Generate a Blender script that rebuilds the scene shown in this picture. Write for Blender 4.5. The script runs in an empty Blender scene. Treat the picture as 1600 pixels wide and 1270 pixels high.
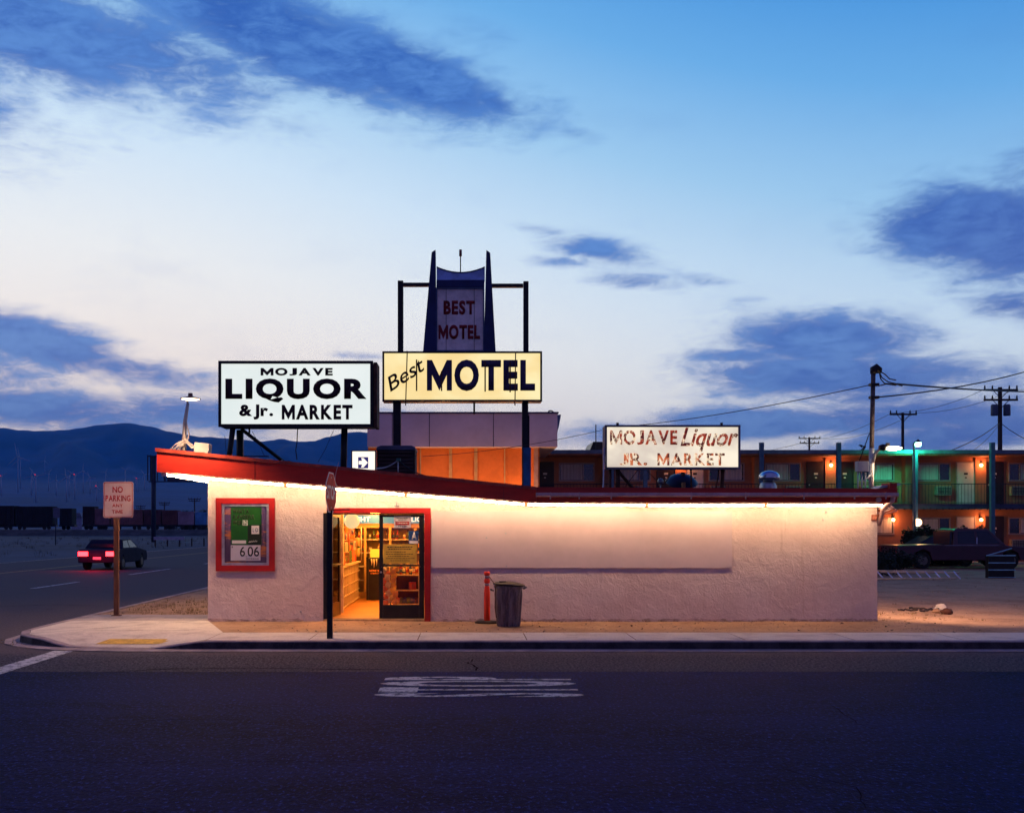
import bpy, bmesh, math, random
from mathutils import Vector, Matrix, noise as mnoise
R = math.radians
SC = bpy.context.scene
COL = SC.collection
random.seed(7)

# ------------------------------------------------------------------ camera
CX, HY, F, CZ = 730.0, 822.0, 1600.0, 2.02      # principal column, horizon row, focal length in px, camera height
cam_d = bpy.data.cameras.new("camera"); cam = bpy.data.objects.new("camera", cam_d); COL.objects.link(cam)
cam.location = (0, 0, CZ); cam.rotation_euler = (R(90), 0, 0)
cam_d.sensor_width = 36; cam_d.lens = 36.0
cam_d.shift_x = (800 - CX) / 1600.0; cam_d.shift_y = (HY - 635) / 1600.0
cam_d.clip_start = 0.1; cam_d.clip_end = 40000
SC.camera = cam
SC.view_settings.view_transform = 'Standard'; SC.view_settings.look = 'None'
SC.view_settings.exposure = 0.0; SC.view_settings.gamma = 1.0
try:
    SC.cycles.max_bounces = 6; SC.cycles.diffuse_bounces = 3; SC.cycles.glossy_bounces = 3
    SC.cycles.transparent_max_bounces = 12; SC.cycles.volume_bounces = 0
    SC.cycles.use_denoising = True; SC.cycles.sample_clamp_indirect = 4
except Exception: pass

def X(px, Y): return (px - CX) / F * Y
def Z(py, Y): return CZ + (HY - py) / F * Y
def lin(r, g, b):
    f = lambda c: (c / 255 / 12.92) if c / 255 <= 0.04045 else ((c / 255 + 0.055) / 1.055) ** 2.4
    return (f(r), f(g), f(b))

# ------------------------------------------------------------------ node helpers
class NT:
    def __init__(s, tree): s.t = tree; s.n = tree.nodes; s.l = tree.links
    def node(s, typ, **kw):
        x = s.n.new(typ)
        for k, v in kw.items(): setattr(x, k, v)
        return x
    def put(s, sock, v):
        if isinstance(v, bpy.types.NodeSocket): s.l.new(v, sock)
        elif isinstance(v, (tuple, list)) and len(v) == 3 and sock.type == 'RGBA': sock.default_value = (*v, 1)
        else: sock.default_value = v
    def m(s, op, a, b=None, c=None, clamp=False):
        x = s.node('ShaderNodeMath', operation=op); x.use_clamp = clamp
        s.put(x.inputs[0], a)
        if b is not None: s.put(x.inputs[1], b)
        if c is not None: s.put(x.inputs[2], c)
        return x.outputs[0]
    def mix(s, f, a, b, blend='MIX'):
        x = s.node('ShaderNodeMix', data_type='RGBA', blend_type=blend); x.clamp_factor = True
        s.put(x.inputs[0], f); s.put(x.inputs[6], a); s.put(x.inputs[7], b)
        return x.outputs[2]
    def ss(s, v, a, b, lo=0.0, hi=1.0):
        x = s.node('ShaderNodeMapRange', interpolation_type='SMOOTHSTEP')
        s.put(x.inputs[0], v); s.put(x.inputs[1], a); s.put(x.inputs[2], b); s.put(x.inputs[3], lo); s.put(x.inputs[4], hi)
        return x.outputs[0]
    def noise(s, vec, scale, detail=4, rough=.55, dist=0.0):
        x = s.node('ShaderNodeTexNoise'); x.inputs['Scale'].default_value = scale
        x.inputs['Detail'].default_value = detail; x.inputs['Roughness'].default_value = rough; x.inputs['Distortion'].default_value = dist
        if vec is not None: s.l.new(vec, x.inputs['Vector'])
        return x.outputs[0]
    def mapping(s, vec, scale=(1, 1, 1), loc=(0, 0, 0), rot=(0, 0, 0)):
        x = s.node('ShaderNodeMapping'); s.l.new(vec, x.inputs[0])
        x.inputs['Scale'].default_value = scale; x.inputs['Location'].default_value = loc; x.inputs['Rotation'].default_value = rot
        return x.outputs[0]
    def sep(s, vec):
        x = s.node('ShaderNodeSeparateXYZ'); s.l.new(vec, x.inputs[0]); return x.outputs
    def comb(s, a, b, c):
        x = s.node('ShaderNodeCombineXYZ'); s.put(x.inputs[0], a); s.put(x.inputs[1], b); s.put(x.inputs[2], c); return x.outputs[0]

# ------------------------------------------------------------------ dusk sky (by direction)
world = bpy.data.worlds.new("World"); SC.world = world; world.use_nodes = True
world.node_tree.nodes.clear()
W = NT(world.node_tree)
tc = W.node('ShaderNodeTexCoord')
dx, dy, dz = W.sep(tc.outputs['Generated'])
hyp = W.m('SQRT', W.m('ADD', W.m('MULTIPLY', dx, dx), W.m('MULTIPLY', dy, dy)))
AZ = W.m('ARCTAN2', dx, dy)
EL = W.m('ARCTAN2', dz, hyp)
def sky_ae(px, py):
    x = (px - CX) / F; z = (HY - py) / F
    return math.atan2(x, 1), math.atan2(z, math.hypot(1, x))
# base gradient: elevation, shifted by azimuth (the right is bluer, the glow sits to the left)
azc = W.ss(AZ, -0.45, 0.60, -0.07, 0.12)
t = W.m('ADD', EL, azc)
ramp = W.node('ShaderNodeValToRGB'); W.l.new(W.m('MULTIPLY', t, 1 / 1.6), ramp.inputs[0])
el = ramp.color_ramp.elements
stops = [(0.0, (255, 238, 222)), (0.06, (250, 238, 228)), (0.12, (234, 236, 236)), (0.18, (202, 222, 238)), (0.24, (160, 204, 238)),
         (0.30, (112, 180, 238)), (0.37, (54, 144, 226)), (0.50, (14, 66, 178)), (1.0, (2, 20, 112))]
while len(el) < len(stops): el.new(0.5)
for e, (p, c) in zip(el, stops): e.position = p; e.color = (*[v * (1.24 if p < .2 else 1.14 if p < .27 else 1.04 if p < .35 else 1.0) for v in lin(*c)], 1)
sky = ramp.outputs[0]
# the side behind the camera is already dark
back = W.ss(dy, -0.25, 0.35)
sky = W.mix(back, lin(92, 92, 158), sky)
# clouds
vec = W.comb(W.m('MULTIPLY', AZ, 6.0), W.m('MULTIPLY', EL, 17.0), 0.0)
vrot = W.mapping(vec, rot=(0, 0, R(14)))
n1 = W.noise(vrot, 1.5, 8, .58, .5)
n2 = W.noise(vec, 4.6, 9, .68, .5)
n3 = W.noise(vec, 0.9, 4, .5, .2)
BL = [  # px, py, rx, ry, tilt (deg, clockwise down-right), weight
    (615, 108, 235, 52, 17, 1.25), (430, 52, 300, 72, 16, 1.25), (230, 80, 320, 80, 6, .95), (60, 50, 240, 85, 8, 1.1), (120, 92, 110, 24, 6, 1.0),
    (765, 158, 75, 24, 20, 1.0), (80, 160, 150, 26, 8, .55), (330, 195, 90, 14, 5, .4), (740, 60, 120, 30, 12, .45), (180, 232, 70, 8, 4, .45),
    (902, 211, 46, 14, 9, .62), (930, 392, 120, 26, 12, .85), (850, 360, 90, 12, 10, .7), (990, 440, 90, 18, 4, .85), (880, 408, 90, 12, 4, .7), (1100, 438, 60, 12, 8, .65), (1180, 468, 50, 8, 4, .5),
    (1510, 352, 150, 58, 6, 1.3), (1600, 372, 110, 60, 0, 1.3), (1590, 270, 70, 36, -20, .7), (1590, 482, 80, 26, 10, .95), (1520, 455, 60, 10, 4, .6),
    (1280, 532, 160, 48, 4, 1.2), (1170, 556, 120, 18, 2, .95), (1300, 590, 230, 44, 4, 1.2), (1400, 650, 260, 40, 0, 1.1), (1200, 665, 280, 24, -1, 1.1), (1420, 575, 160, 26, 10, .9), (1150, 655, 200, 26, -2, 1.0),
    (1340, 620, 180, 30, 3, 1.0), (1500, 680, 260, 34, -5, 1.1), (1000, 680, 170, 24, 0, .95), (1540, 600, 150, 18, 2, .7),
    (60, 535, 190, 42, 14, 1.1), (190, 575, 200, 28, 8, .95), (60, 640, 300, 38, 2, 1.05), (300, 645, 220, 34, 2, 1.0), (560, 556, 60, 8, 2, .7), (620, 650, 260, 22, 0, .6),
    (-250, 560, 300, 90, 4, 1.1), (-300, 120, 330, 90, 0, 1.0), (1900, 620, 250, 60, 0, 1.1), (1950, 300, 200, 70, 0, 1.1), (300, -160, 400, 80, 5, .9), (1200, -260, 350, 70, -8, .8)]
cov = None
for (px, py, rx, ry, tilt, wgt) in BL:
    a0, e0 = sky_ae(px, py)
    mp = W.mapping(W.comb(AZ, EL, 0), loc=(0, 0, 0))
    du = W.m('SUBTRACT', AZ, a0); dv = W.m('SUBTRACT', EL, e0)
    c, s_ = math.cos(R(-tilt)), math.sin(R(-tilt))
    u = W.m('ADD', W.m('MULTIPLY', du, c / (rx / F)), W.m('MULTIPLY', dv, s_ / (rx / F)))
    v = W.m('ADD', W.m('MULTIPLY', du, -s_ / (ry / F)), W.m('MULTIPLY', dv, c / (ry / F)))
    d2 = W.m('ADD', W.m('MULTIPLY', u, u), W.m('MULTIPLY', v, v))
    g = W.m('MULTIPLY', W.m('EXPONENT', W.m('MULTIPLY', d2, -0.8)), wgt)
    cov = g if cov is None else W.m('MAXIMUM', cov, g)
for x in [n for n in W.n if n.bl_idname == 'ShaderNodeMapping' and not n.outputs[0].links]: W.n.remove(x)
nz = W.m('ADD', W.m('MULTIPLY', W.m('SUBTRACT', n1, .5), 1.15), W.m('MULTIPLY', W.m('SUBTRACT', n2, .5), .95))
amp = W.ss(cov, 0.03, 0.35)
dens = W.ss(W.m('ADD', cov, W.m('MULTIPLY', nz, amp)), 0.22, 1.0)
thin = W.ss(W.m('ADD', n3, W.m('MULTIPLY', n2, .4)), 0.72, 0.98, 0.0, 0.16)
dens = W.m('MAXIMUM', dens, thin)
body = W.ss(W.m('ADD', W.m('MULTIPLY', n1, .5), W.m('MULTIPLY', n2, .5)), 0.36, 0.64)
cl_lo = W.mix(body, lin(44, 100, 190), lin(104, 150, 218))      # low clouds
cl_hi = W.mix(body, lin(30, 86, 182), lin(84, 138, 216))
elf = W.ss(EL, 0.06, 0.32)
cloud = W.mix(elf, cl_lo, cl_hi)
pur = W.ss(AZ, 0.30, 0.50, 0, .35)
cloud = W.mix(pur, cloud, lin(74, 84, 170))
core = W.ss(dens, 0.2, 1.0, 0.25, 1.0)
cloud = W.mix(core, W.mix(.5, sky, cloud), cloud)
sky = W.mix(W.m('MULTIPLY', dens, .93), sky, cloud)
# the physical sky of a sun just under the horizon, added at its low strength
nish = W.node('ShaderNodeTexSky', sky_type='NISHITA'); nish.sun_disc = False
nish.sun_elevation = R(-4); nish.sun_rotation = R(-15)
addn = W.node('ShaderNodeMix', data_type='RGBA', blend_type='ADD'); addn.inputs[0].default_value = 0.05
W.l.new(sky, addn.inputs[6]); W.l.new(nish.outputs[0], addn.inputs[7])
bg = W.node('ShaderNodeBackground'); bg.inputs[1].default_value = 1.0
W.l.new(addn.outputs[2], bg.inputs[0])
wo = W.node('ShaderNodeOutputWorld'); W.l.new(bg.outputs[0], wo.inputs[0])

# ------------------------------------------------------------------ materials
MATS = {}
def mat(name, col, rough=.7, metal=0.0, var=0.15, vscale=3.0, bump=0.0, bscale=40.0, spec=.3, col2=None, stretch=(1, 1, 1), detail=5, thr=(.35, .65), dist=0.0):
    if name in MATS: return MATS[name]
    m = bpy.data.materials.new(name); m.use_nodes = True
    T = NT(m.node_tree); b = T.n['Principled BSDF']
    b.inputs['Roughness'].default_value = rough; b.inputs['Metallic'].default_value = metal
    b.inputs['Specular IOR Level'].default_value = spec
    co = T.node('ShaderNodeTexCoord').outputs['Object']
    v = T.mapping(co, scale=stretch)
    n = T.noise(v, vscale, detail, .6, dist)
    c2 = col2 if col2 else tuple(min(1, c * (1 - var * 1.6)) for c in col)
    c1 = col if col2 else tuple(min(1, c * (1 + var)) for c in col)
    cc = T.mix(T.ss(n, *thr), c2, c1)
    fine = T.noise(v, vscale * 9, 3, .6)
    cc = T.mix(.5 * min(1, var * 2), cc, T.mix(T.ss(fine, .3, .7), tuple(c * .6 for c in col), tuple(min(1, c * 1.3) for c in col)))
    T.l.new(cc, b.inputs['Base Color'])
    if bump:
        bn = T.node('ShaderNodeBump'); bn.inputs['Strength'].default_value = bump; bn.inputs['Distance'].default_value = .02
        T.l.new(T.noise(co, bscale, 6, .65), bn.inputs['Height']); T.l.new(bn.outputs[0], b.inputs['Normal'])
    MATS[name] = m
    return m
def emit(name, col, strength, var=0.0, vscale=4.0, col2=None, stretch=(1, 1, 1)):
    if name in MATS: return MATS[name]
    m = bpy.data.materials.new(name); m.use_nodes = True
    T = NT(m.node_tree); b = T.n['Principled BSDF']
    b.inputs['Base Color'].default_value = (*[c * .5 for c in col], 1); b.inputs['Roughness'].default_value = .5
    if var:
        co = T.node('ShaderNodeTexCoord').outputs['Object']
        v = T.mapping(co, scale=stretch)
        f = T.ss(T.noise(v, vscale, 5, .6), .3, .7)
        T.l.new(T.mix(f, col2 or tuple(c * (1 - var) for c in col), col), b.inputs['Emission Color'])
    else: b.inputs['Emission Color'].default_value = (*col, 1)
    b.inputs['Emission Strength'].default_value = strength
    MATS[name] = m
    return m
def glass(name, tint=(1, 1, 1), refl=.08, rough=.02):
    if name in MATS: return MATS[name]
    m = bpy.data.materials.new(name); m.use_nodes = True; T = NT(m.node_tree); T.n.clear()
    tr = T.node('ShaderNodeBsdfTransparent'); tr.inputs[0].default_value = (*tint, 1)
    gl = T.node('ShaderNodeBsdfGlossy'); gl.inputs['Roughness'].default_value = rough
    fr = T.node('ShaderNodeFresnel'); fr.inputs[0].default_value = 1.5
    mx = T.node('ShaderNodeMixShader'); T.l.new(T.m('ADD', fr.outputs[0], refl), mx.inputs[0])
    T.l.new(tr.outputs[0], mx.inputs[1]); T.l.new(gl.outputs[0], mx.inputs[2])
    o = T.node('ShaderNodeOutputMaterial'); T.l.new(mx.outputs[0], o.inputs[0])
    MATS[name] = m
    return m

# ------------------------------------------------------------------ mesh builder
class MB:
    def __init__(s): s.bm = bmesh.new()
    def box(s, x0, x1, y0, y1, z0, z1, rot=None, at=None):
        x0, x1 = sorted((x0, x1)); y0, y1 = sorted((y0, y1)); z0, z1 = sorted((z0, z1))
        vs = [Vector((x, y, z)) for z in (z0, z1) for y in (y0, y1) for x in (x0, x1)]
        if rot is not None:
            c = Vector(at) if at else Vector(((x0 + x1) / 2, (y0 + y1) / 2, (z0 + z1) / 2))
            vs = [rot @ (v - c) + c for v in vs]
        v = [s.bm.verts.new(p) for p in vs]
        for f in ((0, 2, 3, 1), (4, 5, 7, 6), (0, 1, 5, 4), (2, 6, 7, 3), (0, 4, 6, 2), (1, 3, 7, 5)):
            s.bm.faces.new([v[i] for i in f])
        return s
    def quad(s, *pts):
        s.bm.faces.new([s.bm.verts.new(p) for p in pts]); return s
    def prism(s, poly, axis, a, b):
        """poly: 2-D outline; axis 'y': (x,z) extruded a..b in y; 'x': (y,z); 'z': (x,y)"""
        def P(p, t):
            return {'y': (p[0], t, p[1]), 'x': (t, p[0], p[1]), 'z': (p[0], p[1], t)}[axis]
        A = [s.bm.verts.new(P(p, a)) for p in poly]; B = [s.bm.verts.new(P(p, b)) for p in poly]
        n = len(poly)
        s.bm.faces.new(A); s.bm.faces.new(B[::-1])
        for i in range(n): s.bm.faces.new([A[i], B[i], B[(i + 1) % n], A[(i + 1) % n]])
        return s
    def tube(s, pts, r, seg=8, caps=True):
        pts = [Vector(p) for p in pts]; rs = r if isinstance(r, (list, tuple)) else [r] * len(pts)
        rings = []; prev = None
        for i, p in enumerate(pts):
            d = (pts[min(i + 1, len(pts) - 1)] - pts[max(i - 1, 0)]).normalized()
            if prev is None:
                up = Vector((0, 0, 1)) if abs(d.z) < .9 else Vector((1, 0, 0)); a = d.cross(up).normalized()
            else: a = (prev - d * prev.dot(d)).normalized()
            prev = a; b = d.cross(a)
            rings.append([s.bm.verts.new(p + (a * math.cos(2 * math.pi * k / seg) + b * math.sin(2 * math.pi * k / seg)) * rs[i]) for k in range(seg)])
        for A, B in zip(rings, rings[1:]):
            for k in range(seg): s.bm.faces.new([A[k], A[(k + 1) % seg], B[(k + 1) % seg], B[k]]).smooth = seg > 5
        if caps: s.bm.faces.new(rings[0][::-1]); s.bm.faces.new(rings[-1])
        return s
    def lathe(s, prof, c, seg=20, smooth=True):
        """prof: (radius, z) list around a vertical axis at c"""
        rings = []
        for (r, z) in prof:
            r = max(r, 1e-4)
            rings.append([s.bm.verts.new((c[0] + r * math.cos(2 * math.pi * k / seg), c[1] + r * math.sin(2 * math.pi * k / seg), c[2] + z)) for k in range(seg)])
        for A, B in zip(rings, rings[1:]):
            for k in range(seg): s.bm.faces.new([A[k], A[(k + 1) % seg], B[(k + 1) % seg], B[k]]).smooth = smooth
        s.bm.faces.new(rings[0][::-1]); s.bm.faces.new(rings[-1])
        return s
    def ball(s, c, r, seg=14, sz=1.0):
        return s.lathe([(r * math.sin(math.pi * i / 8), -r * sz * math.cos(math.pi * i / 8)) for i in range(9)], c, seg)
    def mesh(s, m): s.bm.faces.ensure_lookup_table(); s.bm.from_mesh(m); return s
    def move(s, v):
        for x in s.bm.verts: x.co += Vector(v)
        return s
    def build(s, name, material=None, parent=None, bevel=0.0, **tags):
        bmesh.ops.recalc_face_normals(s.bm, faces=s.bm.faces)
        me = bpy.data.meshes.new(name); s.bm.to_mesh(me); s.bm.free()
        o = bpy.data.objects.new(name, me); COL.objects.link(o)
        if material: me.materials.append(material)
        if parent is not None:
            o.parent = parent
            base = parent
            off = Vector((0, 0, 0))
            while base is not None: off += base.location; base = base.parent
            me.transform(Matrix.Translation(-off))
        if bevel:
            bv = o.modifiers.new('bevel', 'BEVEL'); bv.width = bevel; bv.segments = 2; bv.limit_method = 'ANGLE'
        for k, v in tags.items(): o[k] = v
        return o
def thing(name, loc, label, cat, group=None):
    o = bpy.data.objects.new(name, None); COL.objects.link(o); o.location = loc; o.empty_display_size = .1
    o['label'] = label; o['category'] = cat
    if group: o['group'] = group
    return o
def children(o): return [c for c in bpy.data.objects if c.parent == o]
def copy_tree(o, loc=None, label=None, parent=None, rotz=None):
    kids = {}
    for c in bpy.data.objects:
        if c.parent: kids.setdefault(c.parent.name, []).append(c)
    def rec(src, par):
        c = src.copy(); COL.objects.link(c); c.parent = par
        for k in kids.get(src.name, []): rec(k, c)
        return c
    r = rec(o, parent)
    if loc is not None: r.location = loc
    if rotz is not None: r.rotation_euler = (0, 0, rotz)
    if label: r['label'] = label
    return r
def text_mesh(txt, bold=0.0, shear=0.0, spacing=1.0):
    cu = bpy.data.curves.new('txt', 'FONT'); cu.body = txt; cu.offset = bold; cu.shear = shear; cu.space_character = spacing
    cu.resolution_u = 4; cu.fill_mode = 'FRONT'
    ob = bpy.data.objects.new('txt', cu); COL.objects.link(ob)
    dg = bpy.context.evaluated_depsgraph_get(); dg.update()
    me = bpy.data.meshes.new_from_object(ob.evaluated_get(dg))
    bpy.data.objects.remove(ob); bpy.data.curves.remove(cu)
    return me
def fit_text(txt, w, h, bold=0.0, shear=0.0, spacing=1.0):
    """flat text mesh stretched to fill exactly 0..w x 0..h, set letter by letter with a block M"""
    if shear or bold < .012:
        me = text_mesh(txt, bold, shear, spacing)
    else:
        out = bmesh.new(); x = 0.0; gap = .07 * spacing ** 4
        for ch in txt:
            if ch == ' ': x += .25; continue
            t = bmesh.new()
            if ch == 'M':
                ref = text_mesh('E', bold); y0 = min(v.co.y for v in ref.vertices); H = max(v.co.y for v in ref.vertices)
                st = min(v.co.x for v in ref.vertices); bpy.data.meshes.remove(ref)
                hh = H - y0; st = hh * (.13 + bold * 2.1); Wd = hh * (1.02 + bold * 1.5); m_ = Wd / 2; dd = hh * (.30 + bold * 4.2)
                for Q in ([(0, y0), (st, y0), (st, H), (0, H)], [(Wd - st, y0), (Wd, y0), (Wd, H), (Wd - st, H)],
                          [(st, H), (st, H - dd), (m_, y0), (m_, y0 + dd)], [(m_, y0), (Wd - st, H - dd), (Wd - st, H), (m_, y0 + dd)]):
                    t.faces.new([t.verts.new((a_, b_, 0)) for a_, b_ in Q])
                bmesh.ops.remove_doubles(t, verts=t.verts[:], dist=1e-5); bmesh.ops.recalc_face_normals(t, faces=t.faces[:])
            else:
                mm = text_mesh(ch, bold); t.from_mesh(mm); bpy.data.meshes.remove(mm)
            if ch == 'J' and 'r' not in txt:
                rf = text_mesh('E', bold); ya = min(v.co.y for v in rf.vertices); yt_ = max(v.co.y for v in rf.vertices); bpy.data.meshes.remove(rf)
                ja = min(v.co.y for v in t.verts); jb = max(v.co.y for v in t.verts)
                for v in t.verts: v.co.y = ya + (v.co.y - ja) / (jb - ja) * (yt_ - ya); v.co.x *= 1.5
            x0 = min(v.co.x for v in t.verts); x1 = max(v.co.x for v in t.verts)
            for v in t.verts: v.co.x += x - x0
            x += x1 - x0 + gap
            mm = bpy.data.meshes.new('t'); t.to_mesh(mm); t.free(); out.from_mesh(mm); bpy.data.meshes.remove(mm)
        me = bpy.data.meshes.new('txt'); out.to_mesh(me); out.free()
    xs = [v.co.x for v in me.vertices]; ys = [v.co.y for v in me.vertices]
    x0, x1, y0, y1 = min(xs), max(xs), min(ys), max(ys)
    for v in me.vertices:
        v.co.x = (v.co.x - x0) / (x1 - x0) * w; v.co.y = (v.co.y - y0) / (y1 - y0) * h; v.co.z = 0
    return me
def wall_text(txt, x0, x1, z0, z1, Y, material, parent, name='lettering', bold=0.02, shear=0, spacing=1.0, thick=.012, rot=0.0, **tags):
    """text standing on a wall that faces -y, filling the rectangle"""
    me = fit_text(txt, x1 - x0, z1 - z0, bold, shear, spacing)
    bm = bmesh.new(); bm.from_mesh(me); bpy.data.meshes.remove(me)
    r = bmesh.ops.extrude_face_region(bm, geom=bm.faces[:])
    for v in [g for g in r['geom'] if isinstance(g, bmesh.types.BMVert)]: v.co.z += thick
    cx, cy = (x1 - x0) / 2, (z1 - z0) / 2
    for v in bm.verts:
        x, y, z = v.co
        if rot:
            a, b = x - cx, y - cy; x = cx + a * math.cos(rot) - b * math.sin(rot); y = cy + a * math.sin(rot) + b * math.cos(rot)
        v.co = (x0 + x, Y - z, z0 + y)
    mb = MB(); mb.bm.free(); mb.bm = bm
    return mb.build(name, material, parent, **tags)

def stucco():
    m = bpy.data.materials.new('pink_stucco'); m.use_nodes = True; T = NT(m.node_tree); b = T.n['Principled BSDF']
    co = T.node('ShaderNodeTexCoord').outputs['Object']
    big = T.noise(co, .8, 5, .6, .4); mid = T.noise(co, 5.5, 5, .6, .6); fine = T.noise(co, 24, 5, .7)
    c = T.mix(T.ss(big, .35, .65), (.60, .45, .42), (.70, .55, .51))
    c = T.mix(T.ss(mid, .52, .70, 0, .25), c, (.76, .62, .58))
    streak = T.ss(T.noise(T.mapping(co, scale=(7, 1, .35)), 1.3, 5, .65), .60, .74, 0, .45)      # run-off stains
    c = T.mix(streak, c, (.42, .27, .21))
    splash = T.ss(T.noise(co, 13, 4, .7), .60, .70, 0, .35); c = T.mix(splash, c, (.48, .34, .30))
    T.l.new(c, b.inputs['Base Color']); b.inputs['Roughness'].default_value = .92; b.inputs['Specular IOR Level'].default_value = .15
    bn = T.node('ShaderNodeBump'); bn.inputs['Strength'].default_value = .85; bn.inputs['Distance'].default_value = .045
    T.l.new(T.m('ADD', T.m('MULTIPLY', mid, .8), T.m('MULTIPLY', fine, .35)), bn.inputs['Height']); T.l.new(bn.outputs[0], b.inputs['Normal'])
    return m
M_wall = stucco()
M_panel = mat('painted_board', (.58, .45, .46), .75, var=.04, vscale=1.0, bump=.12, bscale=20)
M_red = mat('red_paint', (.46, .026, .012), .5, var=.14, vscale=2.0, bump=.05, bscale=30, stretch=(.4, 1, 2))
M_trim = mat('red_trim', (.27, .008, .008), .4, var=.1, vscale=3)
M_darkmetal = mat('dark_metal', (.012, .010, .014), .5, var=.25, vscale=6, metal=.2)
M_black = mat('black_frame', (.010, .009, .010), .35, var=.2, vscale=8)
M_galv = mat('galvanised_metal', (.42, .42, .46), .42, metal=.7, var=.2, vscale=6)
M_pinkmetal = mat('painted_gutter', (.52, .33, .33), .5, var=.12, vscale=5)
M_asphaltroof = mat('roofing', (.08, .07, .07), .95, var=.2, vscale=3)
M_white = mat('white_paint', (.42, .40, .38), .5, var=.06, vscale=5)
M_cream = mat('cream_paint', (.62, .55, .42), .5, var=.08, vscale=5)
M_navy = mat('navy_paint', (.010, .018, .090), .45, var=.2, vscale=1.5)
M_wire = mat('cable', (.015, .014, .02), .6, var=.1)
M_wood = mat('weathered_wood', (.045, .030, .028), .9, var=.3, vscale=2, stretch=(6, 6, .5))
M_rust = mat('rusty_metal', (.10, .038, .022), .8, var=.4, vscale=7)
# ================================================================== SETTING
def surf(name, builder, m, **k):
    return builder.build(name, m, kind='structure', **k)
# asphalt
def asphalt_mat(name, base):
    m = bpy.data.materials.new(name); m.use_nodes = True; T = NT(m.node_tree); b = T.n['Principled BSDF']
    co = T.node('ShaderNodeTexCoord').outputs['Object']; x, y, z = T.sep(co)
    big = T.noise(T.mapping(co, scale=(.25, 1, 1)), .55, 6, .65)
    mid = T.noise(co, 4, 6, .7); fine = T.noise(T.mapping(co, scale=(1, .55, 1)), 26, 4, .75); grit = T.node('ShaderNodeTexVoronoi'); grit.inputs['Scale'].default_value = 34
    T.l.new(T.mapping(co, scale=(1, .6, 1)), grit.inputs['Vector'])
    c = T.mix(T.ss(big, .32, .66), tuple(v * .45 for v in base), tuple(v * 1.5 for v in base))
    c = T.mix(T.ss(mid, .40, .68, 0, .6), c, tuple(v * 2.0 for v in base))
    c = T.mix(T.ss(fine, .54, .66, 0, .9), c, tuple(v * 6.5 for v in base))
    c = T.mix(T.ss(fine, .44, .34, 0, .9), c, tuple(v * .15 for v in base))
    c = T.mix(T.ss(grit.outputs[0], .16, .05, 0, .55), c, tuple(v * 6.0 for v in base))
    # older, paler pavement band beside the kerb with a dusty edge
    band = T.ss(T.m('ADD', y, T.m('MULTIPLY', T.m('SUBTRACT', mid, .5), .12)), 14.18, 14.30)
    c = T.mix(T.m('MULTIPLY', band, .8), c, T.mix(T.ss(fine, .42, .62), (.028, .024, .034), (.12, .10, .11)))
    dust = T.m('MULTIPLY', T.ss(T.m('ADD', y, T.m('MULTIPLY', mid, 1.2)), 16.3, 17.2), .55)
    c = T.mix(dust, c, (.13, .10, .10))
    # tyre-worn wheel paths and oil spots
    oil = T.ss(T.noise(T.mapping(co, scale=(.5, 1.6, 1), loc=(3, 7, 0)), 1.1, 4, .6), .64, .74, 0, .6)
    c = T.mix(oil, c, tuple(v * .45 for v in base))
    T.l.new(c, b.inputs['Base Color']); b.inputs['Roughness'].default_value = .8; b.inputs['Specular IOR Level'].default_value = .03
    bn = T.node('ShaderNodeBump'); bn.inputs['Strength'].default_value = .7; bn.inputs['Distance'].default_value = .012
    T.l.new(T.m('ADD', fine, T.m('MULTIPLY', grit.outputs[0], .6)), bn.inputs['Height']); T.l.new(bn.outputs[0], b.inputs['Normal'])
    return m
M_asph = asphalt_mat('asphalt', (.0022, .0052, .036))
M_dirt = mat('dirt', (.40, .235, .135), .98, vscale=.9, bump=.9, bscale=22, col2=(.19, .10, .055), detail=9, thr=(.3, .62), var=.4)
M_walk = mat('sidewalk_concrete', (.64, .54, .44), .9, vscale=2.2, bump=.4, bscale=45, col2=(.42, .33, .27), thr=(.30, .55), detail=9, var=.22)
M_walk2 = mat('dark_concrete', (.34, .27, .25), .9, var=.15, vscale=1.6, bump=.3, bscale=60)  # concrete darker than the sidewalk slabs
M_kerb = mat('kerb_concrete', (.33, .25, .24), .9, var=.18, vscale=2.5, bump=.4, bscale=50)
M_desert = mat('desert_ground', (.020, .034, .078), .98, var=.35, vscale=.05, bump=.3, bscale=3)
M_paint = None
def worn_paint():
    m = bpy.data.materials.new('worn_road_paint'); m.use_nodes = True; T = NT(m.node_tree); b = T.n['Principled BSDF']
    co = T.node('ShaderNodeTexCoord').outputs['Object']
    n = T.noise(co, 9, 7, .7); f = T.noise(co, 90, 3, .7)
    k = T.ss(T.m('ADD', T.m('MULTIPLY', n, .7), T.m('MULTIPLY', f, .3)), .42, .52)
    T.l.new(T.mix(k, (.03, .03, .05), (.50, .47, .46)), b.inputs['Base Color']); b.inputs['Roughness'].default_value = .85
    return m
M_paint = worn_paint()
M_ypaint = mat('worn_yellow_paint', (.46, .30, .10), .8, var=.25, vscale=6)

# one sheet to the horizon
g = MB(); N = 24
g.quad((-9500, -800, -.03), (9500, -800, -.03), (9500, 10500, -.03), (-9500, 10500, -.03))
surf('ground', g, M_desert)
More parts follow.
